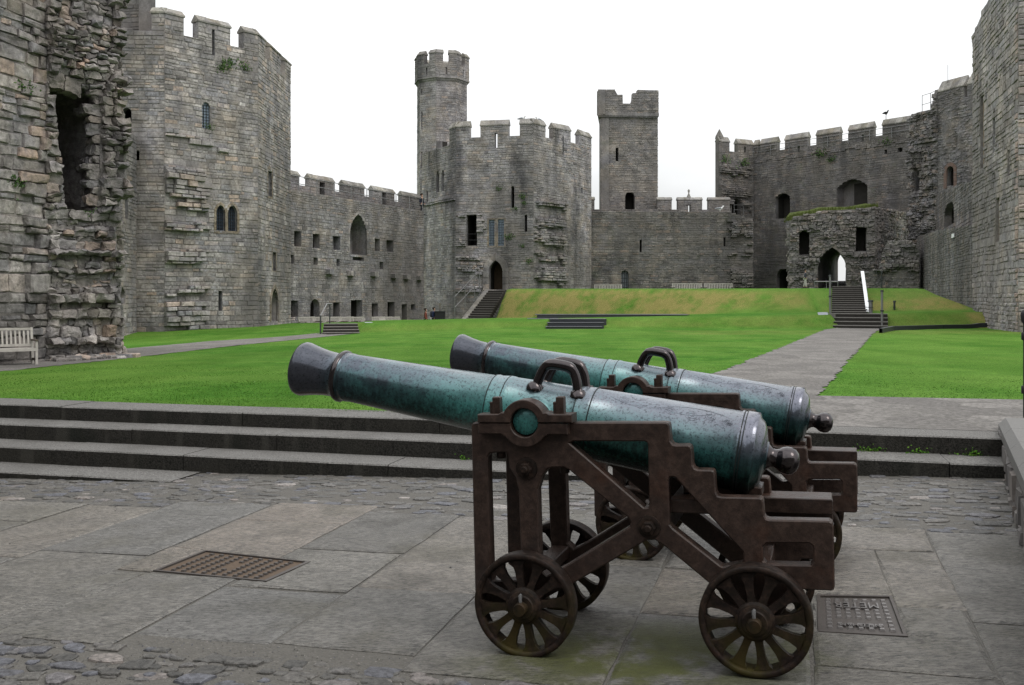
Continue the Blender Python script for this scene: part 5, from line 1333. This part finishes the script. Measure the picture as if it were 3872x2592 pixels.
# ------------------------------------------------------------------ drain covers in the paving
M_COVER = plain('worn_cover_iron', (.075, .05, .031), .6, .1, .35, 40, .4)
M_COVER2 = plain('grey_cover_iron', (.06, .052, .047), .5, .2, .35, 40, .4)
M_PADS = plain('worn_bright_iron', (.16, .15, .145), .4, .6, .3, 40, .3)
def cover(q, label, nu, nv, m, text=None, rib=False):
    c = sum(q, Vector((0, 0)))/4; z = g0(c.x); t = thing('drain_cover', (c.x, c.y, z), label, 'drain cover', 'drain covers in the paving')
    L = lambda a, b: (q[0].lerp(q[1], a)).lerp(q[3].lerp(q[2], a), b)
    Z = lambda p, d: (p.x, p.y, g0(p.x)+d)
    mb = MB(); o = grow(q, .018); i_ = grow(q, -.012)
    for k in range(4):
        j = (k+1) % 4; mb.add([Z(o[k], .0), Z(o[j], .0), Z(i_[j], .001), Z(i_[k], .001), Z(o[k], -.04), Z(o[j], -.04), Z(i_[j], -.012), Z(i_[k], -.012)], [(0, 1, 2, 3), (4, 5, 1, 0), (3, 2, 6, 7)])
    mb.build('frame', M_COVER2, t)
    mb = MB(); i_ = grow(q, -.018); mb.add([Z(p, -.009) for p in i_]+[Z(p, -.05) for p in i_], [(0, 1, 2, 3)]+[(k+4, (k+1) % 4+4, (k+1) % 4, k) for k in range(4)]); mb.build('plate', m, t)
    mb = MB()
    for a in range(nu):
        for b in range(nv):
            if text and any(b in tx[1] for tx in text) and 1 <= a <= nu-2: continue
            if rib and .3 < (a+.5)/nu < .72 and b in (nv//2,): continue
            ca, cb = .06+.88*(a+.5)/nu, .07+.86*(b+.5)/nv; ha, hb = .3*.88/nu, (.26 if not rib else .2)*.86/nv
            vs = [Z(L(ca-ha, cb-hb), -.009), Z(L(ca+ha, cb-hb), -.009), Z(L(ca+ha, cb+hb), -.009), Z(L(ca-ha, cb+hb), -.009)]
            k = .7; d_ = .001
            sh = .1 if rib else 0
            vs += [Z(L(ca-ha*k, cb-hb*k), d_), Z(L(ca+ha*k, cb-hb*k), d_), Z(L(ca+ha*k, cb+hb*k), d_), Z(L(ca-ha*k, cb+hb*k), d_)]
            mb.add(vs, [(4, 5, 6, 7), (0, 1, 5, 4), (1, 2, 6, 5), (2, 3, 7, 6), (3, 0, 4, 7)])
    mb.build('tread_pads', M_PADS if text else M_COVER2, t)
    for tx in text or ():
        cu = bpy.data.curves.new('lettering', 'FONT'); cu.body = tx[0]; cu.size = 1; cu.extrude = .05; cu.align_x = 'CENTER'; cu.align_y = 'CENTER'
        ob = bpy.data.objects.new('lettering', cu); C.objects.link(ob); bpy.context.view_layer.update()
        me = bpy.data.meshes.new_from_object(ob.evaluated_get(bpy.context.evaluated_depsgraph_get())); bpy.data.objects.remove(ob); bpy.data.curves.remove(cu)
        w = max(v.co.x for v in me.vertices)-min(v.co.x for v in me.vertices); hh = max(v.co.y for v in me.vertices)-min(v.co.y for v in me.vertices)
        for v in me.vertices:
            # the word is read from the far side
            p = L(.5-v.co.x/w*tx[3], tx[2]+v.co.y/hh*tx[4]); v.co = Vector(Z(p, -.0085+(.0095 if v.co.z > 0 else 0)))-t.location
        me.materials.append(M_PADS); ob = bpy.data.objects.new('lettering', me); C.objects.link(ob); ob.parent = t
    return t
cover(cov1, 'rusty brown studded drain cover lying askew among flagstones at lower left', 9, 9, M_COVER, rib=True)
cover(cov2, 'grey iron drain cover lettered METER behind the rear wheel', 7, 9, M_COVER2, (('METER', (1, 2), .27, .6, .15), ('NEEDHAM', (6,), .81, .5, .07)))
# ================================================================== stairs, benches, rails, boards
def stairs(name, label, A, B, w0, w1, n, z0, z1, m=None, group=None):
    """flight from plan point A (foot) to B (head)"""
    t = thing(name, (A.x, A.y, z0), label, 'stairs', group); d = (B-A).normalized(); s_ = Vector((d.y, -d.x))
    L = (B-A).length
    for i in range(n):
        a, b = A+d*(L*i/n), A+d*(L*(i+1)/n+.06); w = w0+(w1-w0)*i/n; za, zb_ = z0+(z1-z0)*i/n, z0+(z1-z0)*(i+1)/n
        mb = MB(); P = [a-s_*w/2, a+s_*w/2, b+s_*w/2, b-s_*w/2]
        vs = [(p.x, p.y, za-.35) for p in P]+[(p.x, p.y, zb_-.035) for p in P]
        mb.add(vs, [(0, 1, 5, 4), (1, 2, 6, 5), (3, 0, 4, 7)], 1)
        o = d*-.03; vs = [(p.x+(o.x if k < 2 else 0), p.y+(o.y if k < 2 else 0), zb_-.035) for k, p in enumerate(P)]+[(p.x+(o.x if k < 2 else 0), p.y+(o.y if k < 2 else 0), zb_) for k, p in enumerate(P)]
        mb.add(vs, [(4, 5, 6, 7), (0, 1, 5, 4), (1, 2, 6, 5), (3, 0, 4, 7), (3, 2, 1, 0)], 0)
        mb.build('step', m or [M_STT, M_STR], t)
    return t
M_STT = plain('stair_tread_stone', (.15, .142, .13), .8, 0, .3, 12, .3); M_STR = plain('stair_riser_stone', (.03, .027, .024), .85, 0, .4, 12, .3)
# right-hand lower flight and upper flight
A0 = pl_(3253, 42.9); a = Vector((A0.x, A0.y, height(A0.x, A0.y))); B0 = pl_(3256, 44.5); zl = zat(3256, 1186, 44.5)
stairs('stone_stairs', 'short broad flight of dark stone stairs at the end of the long straight path', A0, B0, 2.32, 2.28, 4, a.z-.01, zl)
C0, D0 = pl_(3212, B0.y+.5), pl_(3207, 50.6); z1 = zat(3207, 1083, 50.6)
stairs('stone_stairs', 'long narrow flight of stone stairs climbing the mound beside the white board', C0, D0, 1.6, 1.6, 13, zl-.02, z1)
mb = MB(); c = (B0+C0)/2; mb.box((c.x-1.25, B0.y, zl-.3), (c.x+1.25, C0.y+.3, zl-.002)); tag(mb.build('stair_landing', M_STT), kind='structure')
# steps to the tower door
E0, E1 = pl_(1777, 73.6), pl_(1880, 79.6)
stairs('tower_stairs', 'grey stone stairs rising beside the mound to the arched tower doorway', E0, E1, 1.85, 1.3, 17, -.95, zat(1880, 1099, 79.6))
q7p = lambda x, y, Y: Vector((*pl_(1550+x*.3827, Y), zat(1550, 700+y*.3827, Y)))
tpts = [q7p(442, 1340, 74), q7p(545, 1230, 76), q7p(640, 1118, 78.2), q7p(688, 1090, 79)]
railing('tower_stair_railing', tpts, 1.85, 'metal handrail up the stairs to the arched tower doorway', rails=(1., .55), r=.03, pr=.035)
de = (E1-E0).normalized(); se = Vector((de.y, -de.x)); mb = MB(); vs = []
for e, w, z in ((E0-de*.3, 1.85, -1.1), (E1, 1.3, zat(1880, 1099, 79.6)-.05)):
    for o, dz in ((-w/2-.42, -.9), (-w/2-.02, -.9), (-w/2-.02, .16), (-w/2-.42, .16)):
        p = e+se*o; vs.append((p.x, p.y, z+dz))
mb.add(vs, [(0, 1, 2, 3), (7, 6, 5, 4), (0, 4, 5, 1), (1, 5, 6, 2), (2, 6, 7, 3), (3, 7, 4, 0)]); tag(mb.build('stair_ramp_wall', M_COPE), 'sloping grey ramp wall under the handrail of the tower stairs', 'ramp wall')
# small flight at the left
A1 = pl_(1290, 43.); a = Vector((A1.x, A1.y, height(A1.x, A1.y))); Bz = zat(1290, 1224, a.y+1.3)
stairs('stone_stairs', 'low flight of dark stone steps at the end of the left path', A1, pl_(1288, a.y+1.3), 1.65, 1.5, 4, a.z-.02, Bz)
pA_ = Vector((*pl_(1212, a.y-.2), a.z)); pB_ = Vector((*pl_(1247, a.y+1.3), Bz))
t = thing('stair_handrail', pA_, 'dark bent handrail beside the low left flight of steps', 'handrail')
h0 = zat(1212, 1194, a.y-.2); h1 = zat(1240, 1152, a.y+1.3)
mb = MB(); mb.tube([pA_, (pA_.x, pA_.y, h0), ], .035, 8); mb.build('post', M_RAILD, t)
mb = MB(); mb.tube([pB_, (pB_.x, pB_.y, h1+.05)], .03, 8); mb.build('post', M_RAILD, t)
mb = MB(); mb.tube([(pA_.x, pA_.y, h0), (pA_.x+.02, pA_.y, h0+.02), (pB_.x-.1, pB_.y-.2, h1+.02), (pB_.x+.05, pB_.y+.1, h1+.03)], .03, 8); mb.build('rail', M_RAIL, t)
# posts, white board and rails at the right-hand stairs
def post(px, y0, y1, Y, label, r=.04, m=None, name='rail_post', knob=False):
    p = pl_(px, Y); z0, z1 = zat(px, y1, Y), zat(px, y0, Y); t = thing(name, (p.x, p.y, z0), label, 'post')
    mb = MB(); mb.tube([(p.x, p.y, z0-.1), (p.x, p.y, z1)], r, 10); mb.build('shaft', m or M_RAIL, t)
    mb = MB(); mb.tube([(p.x, p.y, z1-.05), (p.x, p.y, z1+.03)], [r*1.5, r*1.2], 10); mb.build('cap', M_RAILD, t)
    mb = MB(); mb.tube([(p.x, p.y, z0+(z1-z0)*.42), (p.x, p.y, z0+(z1-z0)*.46)], r*1.6, 10); mb.build('collar', M_RAILD, t)
    return t
post(3139, 1042, 1184, B0.y+.3, 'tall pale rail post at the left foot of the long stairs', .05)
post(3335, 1100, 1236, A0.y+.1, 'dark rail post with pale top right of the short broad stairs', .05, M_RAIL)
post(3292, 1138, 1182, B0.y+.6, 'short round bollard at the foot of the white sloping board', .09, M_RAIL, 'bollard')
post(3334, 1028, 1086, 56, 'thin rail post on top of the mound right of the long stairs', .04, M_RAILD)
post(3382, 1140, 1180, 47, 'short thin stake in the grass bank right of the white board', .05, M_RAILD)
mb = MB(); p0 = Vector((*pl_(3284, C0.y+.1), zat(3284, 1181, C0.y+.1))); p1 = Vector((*pl_(3263, 51.), zat(3263, 1030, 51.)))
for dx, dz in ((0, 0),):
    vs = []
    for p in (p0, p1): vs += [p+Vector((-.1, 0, 0)), p+Vector((.07, 0, 0)), p+Vector((.07, .05, .06)), p+Vector((-.1, .05, .06))]
    mb.add(vs, [(3, 2, 1, 0), (4, 5, 6, 7), (0, 1, 5, 4), (1, 2, 6, 5), (2, 3, 7, 6), (3, 0, 4, 7)])
wb_ = thing('sloping_board', (p0.x, p0.y, p0.z), 'long white sloping board along the right side of the long stone stairs', 'board'); mb.build('panel', M_WHITE, wb_)
mb = MB()
for p in (p0.lerp(p1, .1), p0.lerp(p1, .9)): mb.tube([p+Vector((-.02, .08, -1.2)), p+Vector((-.02, .08, 0))], .03, 6)
mb.build('support', M_RAILD, wb_)
gr_ = [Vector((*pl_(x, 72), 2.1)) for x in (3080, 3125, 3168)]
railing('archway_railing', gr_, .68, 'pale rail standing in front of the pointed archway', rails=(1.,), r=.04)
# dark decking in the bank
def board(name, label, X0, X1, Y0, Y1, z0, z1, cat):
    t = thing(name, ((X0+X1)/2, Y0, z0), label, cat); n = 3
    for i in range(n):
        mb = MB(); y0 = Y0+(Y1-Y0)*i/n; mb.box((X0, y0+.01, z1-.03), (X1, Y0+(Y1-Y0)*(i+1)/n-.01, z1), bev=.006); mb.build('deck_board', M_BOARD, t)
    mb = MB(); mb.box((X0+.02, Y0+.03, z0-.15), (X1-.02, Y1-.02, z1-.032)); mb.build('riser', M_BOARD, t)
    return t
dt = thing('deck_steps', (4.2, 42.2, .2), 'three dark timber steps let into the grass bank in the middle', 'steps')
for i, (x0, x1, yb, yt) in enumerate(((2066, 2277, 1245, 1236), (2072, 2284, 1236, 1221), (2080, 2293, 1221, 1207))):
    Y = 42.15+i*.75; z1_, z0_ = zat(2100, yt, Y), zat(2100, yb, Y); mb = MB(); X0, X1 = pl_(x0, Y).x, pl_(x1, Y).x
    mb.box((X0, Y, z0_-.2), (X1, Y+.95, z1_-.028)); mb.box((X0-.02, Y-.03, z1_-.027), (X1+.02, Y+.95, z1_), bev=.008); mb.build('deck_step', M_BOARD, dt)
pz = zat(2300, 1189, 47.5)
dk = thing('deck_platform', (pl_(2300, 47).x, 47, pz-.2), 'long low dark timber platform on the turf above the three deck steps', 'platform')
for i in range(2):
    Y = 46.2+i*1.3; X0, X1 = pl_((1995, 2025)[i], Y).x, pl_((2420, 2608)[i], Y).x; z1_ = zat(2300, (1206, 1190)[i], Y); mb = MB()
    mb.box((X0+.1, Y+.02, z1_-.45), (X1-.1, Y+1.6, z1_-.03)); 
    mb.box((X0, Y, z1_-.029), (X1, Y+1.25, z1_), bev=.008); mb.build('deck_board', M_BOARD, dk)
# dark edging boards in the right-hand lawn
def edging(pts, h, label):
    mb = MB(); W_ = [gp(*p) for p in pts]
    for p, q in zip(W_, W_[1:]):
        for k in range(6):
            a_, b_ = p.lerp(q, k/6), p.lerp(q, (k+1)/6); n_ = Vector((-(q-p).y, (q-p).x, 0)).normalized()*.06
            za, zb_ = height(a_.x, a_.y), height(b_.x, b_.y)
            vs = [Vector((v.x, v.y, z_))+o for v, z_, in ((a_, za-.1), (b_, zb_-.1), (b_, zb_+h), (a_, za+h)) for o in (n_, -n_)]
            mb.add(vs, [(0, 2, 4, 6), (1, 7, 5, 3), (6, 4, 5, 7)])
    return tag(mb.build('lawn_edging', M_BOARD), label, 'edging')
edging([(3330, 1262), (3377, 1252), (3560, 1246), (3700, 1240), (3900, 1231)], .2, 'dark timber edging board across the lawn at right')
edging([(3718, 1196), (3760, 1199), (3900, 1199)], .12, 'short dark edging strip by the foot of the tower at right')
strip('paved_strip', [V2(gp(3770, 1205)), V2(gp(3900, 1203))], [V2(gp(3840, 1222)), V2(gp(3900, 1222))], M_PATH, .05, 6, 2)
# iron post at the right edge
ip = pl_(3877, 9.3); ipt = thing('iron_post', (ip.x, ip.y, .5), 'black iron post with ball top standing on the low garden wall at right edge', 'post')
mb = MB(); mb.tube([(ip.x, ip.y, .45), (ip.x, ip.y, 1.42)], .02, 12); mb.build('shaft', M_BARS, ipt)
mb = MB(); mb.lathe([(0, .02), (.02, .035), (.06, .042), (.1, .042), (.13, .03), (.145, 0)], 18, Matrix.Translation((ip.x, ip.y, 1.36)) @ Matrix.Rotation(-pi/2, 4, 'Y')); mb.build('ball_top', M_BARS, ipt)
for z in (.68, 1.2):
    mb = MB(); mb.lathe([(0, .028), (.01, .036), (.07, .036), (.08, .028)], 12, Matrix.Translation((ip.x, ip.y, z)) @ Matrix.Rotation(-pi/2, 4, 'Y')); mb.build('collar', M_BARS, ipt)
for z in (.72, 1.25):
    mb = MB(); mb.tube([(ip.x, ip.y, z), (ip.x+1.6, ip.y-.1, z)], .014, 8); mb.build('rail', M_BARS, ipt)
# ------------------------------------------------------------------ benches
def make_bench(L=1.8):
    t = thing('bench', (0, 0, 0), 'x', 'bench', 'weathered timber benches')
    mb = MB()
    for k in range(5): mb.box((-L/2+.04, -.5+k*.1, .41), (L/2-.04, -.42+k*.1, .435))
    mb.box((-L/2+.02, -.53, .36), (L/2-.02, -.5, .435)); mb.build('seat', M_TEAK, t)
    mb = MB(); sh = lambda z: (z-.45)*.22
    n = int(L/.11)
    for i in range(n):
        x = -L/2+.12+(L-.24)*i/(n-1)
        mb.add([(x-.022, sh(.5), .5), (x+.022, sh(.5), .5), (x+.022, sh(.9), .9), (x-.022, sh(.9), .9), (x-.022, sh(.5)+.02, .5), (x+.022, sh(.5)+.02, .5), (x+.022, sh(.9)+.02, .9), (x-.022, sh(.9)+.02, .9)], [(0, 1, 2, 3), (7, 6, 5, 4), (0, 3, 7, 4), (1, 5, 6, 2)])
    for z in (.47, .9): mb.box((-L/2+.05, sh(z)-.015, z), (L/2-.05, sh(z)+.035, z+.065))
    mb.build('backrest', M_TEAK, t)
    for sx in (-1, 1):
        x = sx*(L/2-.03)
        mb = MB(); mb.box((x-.03, -.53, 0), (x+.03, -.46, .62)); mb.build('leg', M_TEAK, t)
        mb = MB(); mb.add([(x-.03, -.06, 0), (x+.03, -.06, 0), (x+.03, .02, 0), (x-.03, .02, 0), (x-.03, -.0, .45), (x+.03, 0, .45), (x+.03, .07, .45), (x-.03, .07, .45), (x-.03, sh(.97), .97), (x+.03, sh(.97), .97), (x+.03, sh(.97)+.05, .97), (x-.03, sh(.97)+.05, .97)], [(o+i, o+(i+1) % 4, o+4+(i+1) % 4, o+4+i) for o in (0, 4) for i in range(4)]+[(8, 9, 10, 11)]); mb.build('leg', M_TEAK, t)
        mb = MB(); mb.box((x-.035, -.56, .62), (x+.035, .05, .66), bev=.01); mb.build('armrest', M_TEAKD, t)
        mb = MB(); mb.box((x-.02, -.48, .1), (x+.02, -.03, .16)); mb.build('stretcher', M_TEAKD, t)
    return t
b0 = make_bench()
def bench(p, z, rz, label, first=[True], s_=1.):
    o = b0 if first[0] else copy_tree(b0); first[0] = False
    o.location = (p[0], p[1], z); o.rotation_euler = (0, 0, rz); o.scale = (s_,)*3; o['label'] = label; return o
# near bench at the left edge; its own front is -Y
bp = pl_(20, 20.6); rz = radians(38)
bench((bp.x-.25, bp.y+.1), height(bp.x, bp.y)+.03, rz, 'large grey timber bench cut by the left edge against the gatehouse ruin', s_=.82)
cr = atan2(Cf.d.y, Cf.d.x)
for i, (x0, x1, lb_) in enumerate(((100, 208, 'leftmost bench of the row along the curtain wall'), (212, 335, 'second bench from left along the curtain wall'), (345, 420, 'bench partly behind the bent handrail, along the curtain wall'), (455, 530, 'bench right of the bent handrail, along the curtain wall'), (532, 640, 'bench below the wide doorway, fifth along the curtain wall'), (735, 800, 'bench behind the small grey sign, along the curtain wall'), (803, 855, 'second bench from the right along the curtain wall'), (858, 940, 'rightmost bench of the row along the curtain wall'))):
    u = Cf.u(1050+(x0+x1)/2*.4464); p = Cf.P(u, 0, 1.); Y = p[1]; zt = zat(0, 600+.4464*1342, Y)
    bench((p[0], p[1]), zt-.96, cr, lb_)
for x0, x1, lb_ in ((2241, 2345, 'timber bench at the foot of the middle tower, left of the grilled door'), (2532, 2643, 'timber bench below the flat topped dark wall, right of the grilled door'), (2652, 2758, 'paler timber bench beside the broken stone end of the dark wall')):
    p = Ff.P(Ff.u((x0+x1)/2), 0, 1.2); Y = p[1]; zt = zat(0, 750+.3507*(930 if x0 < 2300 else 918), Y); s_ = (x1-x0)/F*Y/1.8
    bench((p[0], p[1]), zt-.97*1.2, 0, lb_, s_=1.2).scale = (s_, 1.2, 1.2)
# small signs in the turf
def sign(px, py, Y, w, label):
    p = pl_(px, Y); z = zat(px, py, Y); t = thing('turf_sign', (p.x, p.y, z-.4), label, 'sign', None)
    mb = MB(); mb.box((-w/2, -.02, -.09), (w/2, .02, .12), M=Matrix.Translation((p.x, p.y, z)) @ Matrix.Rotation(-.7, 4, 'X')); mb.build('panel', plain('pale_sign_face', (.3, .32, .35), .5, 0, .1), t)
    mb = MB()
    for sx in (-.3, .3): mb.tube([(p.x+sx*w, p.y+.03, z-.5), (p.x+sx*w, p.y+.03, z-.02)], .02, 6)
    mb.build('leg', M_RAILD, t)
sign(1393, 1227, 45.3, .36, 'small pale sign low in the grass right of the left steps')
sign(3112, 1190, 44.5, .46, 'small pale sign low in the grass left of the short broad stairs')
# litter bin and marker by the foot of the tower stairs
p = pl_(1663, 76.5); z = zat(1663, 1216, 76.5); bt = thing('dark_hatch', (p.x, p.y, z-.4), 'black cupboard-like hatch at the foot of the middle tower', 'hatch')
mb = MB(); mb.box((p.x-.4, p.y, z-.5), (p.x+.4, p.y+.7, z+.76), bev=.02); mb.build('box', M_BARS, bt); mb = MB(); mb.box((p.x-.44, p.y-.04, z+.765), (p.x+.44, p.y+.74, z+.82)); mb.build('lid', M_RAILD, bt)
mb = MB(); mb.box((p.x-.09, p.y+.2, z+.83), (p.x+.09, p.y+.3, z+1.45), bev=.01); tag(mb.build('marker_post', M_COPE), 'short pale marker standing on the black hatch', 'marker')

# ------------------------------------------------------------------ people and gulls
M_SKIN = plain('skin', (.42, .26, .19), .6, 0, .1, 8, 0)
def cloth(name, c): return plain(name, c, .85, 0, .25, 12, .2)
def skin_mesh(name, V_, E_, rad, m, parent, sub=1):
    me = bpy.data.meshes.new(name); me.from_pydata(V_, E_, []); me.update()
    o = bpy.data.objects.new(name, me); C.objects.link(o)
    md = o.modifiers.new('skin', 'SKIN'); sv = me.skin_vertices[0].data if me.skin_vertices else None
    if sv is None:
        bpy.context.view_layer.objects.active = o; bpy.ops.mesh.customdata_skin_add(); sv = me.skin_vertices[0].data
    for i, r in enumerate(rad): sv[i].radius = r if isinstance(r, tuple) else (r, r); sv[i].use_root = (i == 0)
    s2 = o.modifiers.new('sub', 'SUBSURF'); s2.levels = sub; s2.render_levels = sub
    bpy.context.view_layer.update()
    em = bpy.data.meshes.new_from_object(o.evaluated_get(bpy.context.evaluated_depsgraph_get())); bpy.data.objects.remove(o)
    em.materials.clear(); em.materials.append(m)
    for p in em.polygons: p.use_smooth = True
    if 'tint' not in em.attributes: em.attributes.new('tint', 'FLOAT', 'FACE')
    o = bpy.data.objects.new(name, em); C.objects.link(o); o.parent = parent; return o
def person(p, rz, label, jacket, trousers, hair=(.03, .02, .015), stride=.18, pack=None, legs_bare=None, scale=1.):
    t = thing('person', p, label, 'person', None, rz); t.scale = (scale,)*3
    s_ = stride
    # body: one continuous skin, pelvis first
    V_ = [(0, 0, .95), (0, 0, 1.2), (0, .01, 1.42), (0, .0, 1.5), (0, -.015, 1.57), (0, -.02, 1.66), (0, -.01, 1.73),
          (-.1, 0, .9), (-.11, -s_*.6, .5), (-.11, -s_, .08), (-.11, -s_-.16, .03), (.1, 0, .9), (.11, s_*.5, .5), (.11, s_+.06, .1), (.11, s_-.08, .03),
          (-.2, .01, 1.41), (-.25, .08, 1.15), (-.24, -.05, .92), (-.23, -.09, .84), (.2, .01, 1.41), (.25, -.02, 1.15), (.23, -.16, .96), (.22, -.2, .9)]
    E_ = [(0, 1), (1, 2), (2, 3), (3, 4), (4, 5), (5, 6), (0, 7), (7, 8), (8, 9), (9, 10), (0, 11), (11, 12), (12, 13), (13, 14), (2, 15), (15, 16), (16, 17), (17, 18), (2, 19), (19, 20), (20, 21), (21, 22)]
    r_ = [(.15, .1), (.14, .1), (.15, .1), .055, .065, (.078, .095), .06, .085, .058, .042, .04, .085, .058, .042, .04, .058, .045, .034, .04, .058, .045, .034, .04]
    skin_mesh('body', V_, E_, r_, M_SKIN, t)
    Vj = [(0, 0, .9), (0, 0, 1.2), (0, .01, 1.42), (0, 0, 1.5), (-.2, .01, 1.42), (-.255, .08, 1.15), (-.245, -.05, .93), (.2, .01, 1.42), (.255, -.02, 1.15), (.235, -.155, .97)]
    skin_mesh('jacket', Vj, [(0, 1), (1, 2), (2, 3), (2, 4), (4, 5), (5, 6), (2, 7), (7, 8), (8, 9)], [(.18, .13), (.17, .13), (.18, .125), .08, .082, .065, .052, .082, .065, .052], cloth('jacket_cloth', jacket), t)
    Vt = [(0, 0, .95), (-.1, 0, .88), (-.11, -s_*.6, .5), (-.11, -s_, .12), (.1, 0, .88), (.11, s_*.5, .5), (.11, s_+.05, .13)]
    skin_mesh('trousers', Vt, [(0, 1), (1, 2), (2, 3), (0, 4), (4, 5), (5, 6)], [(.165, .12), .108, .08, .066, .108, .08, .066], cloth('trouser_cloth', trousers), t)
    skin_mesh('hair', [(0, .02, 1.72), (0, .03, 1.78), (0, .045, 1.66)], [(0, 1), (0, 2)], [(.095, .1), .06, .07], cloth('hair', hair), t)
    for y0 in (-s_-.07, s_-.0):
        mb = MB(); x = -.11 if y0 < 0 else .11; mb.box((x-.05, y0-.14, 0), (x+.05, y0+.12, .09), bev=.025); mb.local = True; mb.build('shoe', M_BARS, t)
    if pack:
        mb = MB(); mb.box((-.16, .1, 1.0), (.16, .3, 1.48), bev=.06); mb.local = True; mb.build('backpack', cloth('pack_cloth', pack), t)
    return t
def ppl(f, px, w, py_head, h=1.78):
    u = f.u(px); p = f.P(u, 0, w); return (p[0], p[1], zat(px, py_head, p[1])-h)
person(ppl(Cf, 1050+.4464*1108, 1.6, 1168), cr+.6, 'person in red top and dark trousers walking along the foot of the curtain wall', (.16, .05, .035), (.03, .03, .05))
person(ppl(Cf, 1050+.4464*1143, 2.0, 1164), cr+.3, 'person in dark blue coat with backpack at the foot of the curtain wall', (.02, .03, .075), (.02, .025, .05), pack=(.03, .035, .05))
person(ppl(Cp, 1050+.4464*1143, .9, 735), 1.2, 'person in dark clothes high on the wall walk beside the middle tower', (.015, .018, .03), (.02, .02, .025))
pp_ = z4(555, 768); Yp = 80*1.0; Yp = 66; P_ = pl_(pp_[0], Yp)
person((P_.x, P_.y, zat(pp_[0], pp_[1], Yp)-1.78*.72), 1.4, 'person in dark jacket and pale trousers standing left of the pointed archway', (.045, .05, .065), (.4, .385, .365), stride=.07, scale=.72)
def gull(p, rz, label, dark=False, s_=1.):
    t = thing('gull', p, label, 'gull', 'gulls', rz); t.scale = (s_,)*3; m = cloth('gull_feathers', (.03, .03, .03) if dark else (.6, .6, .6)); m2 = cloth('gull_wing', (.02, .02, .02) if dark else (.25, .26, .28))
    skin_mesh('body', [(0, 0, .2), (0, -.12, .22), (0, -.18, .3), (0, -.2, .36), (0, -.27, .35), (0, .14, .2), (0, .3, .19), (-.03, .0, .12), (-.03, -.02, .01), (.03, 0, .12), (.03, -.02, .01)], [(0, 1), (1, 2), (2, 3), (3, 4), (0, 5), (5, 6), (0, 7), (7, 8), (0, 9), (9, 10)], [.085, .075, .045, .05, .012, .06, .02, .025, .01, .025, .01], m, t)
    for sx in (-1, 1):
        skin_mesh('wing', [(.07*sx, -.08, .24), (.075*sx, .08, .23), (.04*sx, .34, .2)], [(0, 1), (1, 2)], [(.03, .06), (.03, .06), .015], m2, t)
for f, x, y, r_, lb_ in ((N1, 1550+.3827*1097, 150+.3827*806, 1.2, 'left one of two gulls on the parapet of the middle tower'), (N2, 1550+.3827*1303, 150+.3827*818, -.8, 'right one of two gulls on the parapet of the middle tower')):
    u, v_ = f.uv(x, y); gull(f.P(u, v_, -.4), r_, lb_, s_=1.3)
u, v_ = Ff.uv(2725, 801); gull(Ff.P(u, v_, -.3), 1.5, 'white gull on the flat topped dark wall near its broken end', s_=1.5)
u, v_ = Gb.uv(3341, 437); bx = Gb.P(u, v_, -.4); gull(bx, 0.4, 'dark bird at the top of the climbing gate wall against the sky', True, 1.3)
mb = MB(); mb.tube([(bx[0], bx[1], GS), (bx[0], bx[1], bx[2])], .03, 6); tag(mb.build('thin_mast', M_RAILD), 'thin mast on the climbing gate wall carrying the dark bird', 'mast')
# ------------------------------------------------------------------ blades at the near edge of the lawn, weeds in the steps
M_BLADE = mat('grass_blade', lambda g: g.col(g.ramp(g.attr('tint'), [(0, (.032, .088, .009)), (.6, (.05, .122, .014)), (1, (.085, .16, .025))])), .8, 0, .03)
mb = MB()
for i in range(60000):
    dpt = R.random()**2.4*9; X = R.uniform(-9.5, 8.2); Y = step_line(X)+.44+dpt
    if X > .7:
        e = 3.5-.413*(15.8-Y)
        if e-.02 < X < e+1.95 or (X >= e+1.9 and Y < 11.75-.04*(X-3.7)) : continue
    if abs((X-CX*0)/max(1, Y)) > .62: continue
    z = height(X, Y)+.018; h_ = R.uniform(.01, .026)*(1.7 if dpt < .12 else 1)*(1-.08*dpt); w = .0035+.0006*dpt; a_ = R.uniform(0, 6.3); l = R.uniform(0, .025)
    ca, sa = cos(a_), sin(a_)
    mb.add([(X-w*ca, Y-w*sa, z), (X+w*ca, Y+w*sa, z), (X+l*sa, Y-l*ca, z+h_)], [(0, 1, 2)], 0, R.random())
tag(mb.build('grass', M_BLADE), 'short green lawn grass behind the granite steps', 'grass', kind='stuff')
def step_weed(x, lvl, s_, n, label):
    P = Vector((0, step_line(0)))-dv*(.46*lvl-.02 if lvl < 2 else .93); P += du*x; z = (.225, .065, -.09)[lvl-0] if lvl < 3 else 0
    P2 = P-dv*.03; mb = MB()
    for i in range(n):
        a_ = Vector((P2.x+R.gauss(0, s_), P2.y+R.uniform(-.03, .0), z+abs(R.gauss(0, .025)))); q = R.uniform(.006, .016); d = Vector((R.uniform(-1, 1), R.uniform(-1, .2), R.uniform(0, 1))).normalized()*q; e = d.orthogonal().normalized()*q*.8
        mb.add([a_-d, a_+e, a_+d, a_-e], [(0, 1, 2, 3)], 0, R.random())
    tag(mb.build('weed', M_BLADE), label, 'weed', 'weeds growing in the joints of the granite steps')
for x, lv, s_, n, lb_ in ((3.35, 0, .1, 90, 'leafy weed clump at the foot of the top step, left of three at right'), (3.75, 0, .05, 50, 'small weed in the step joint, middle of three at right'), (4.2, 0, .07, 70, 'weed by the garden wall in the right end of the steps'), (-.35, 1, .04, 22, 'small weed in the second step below the cannon muzzle')):
    step_weed(x, lv, s_, n, lb_)
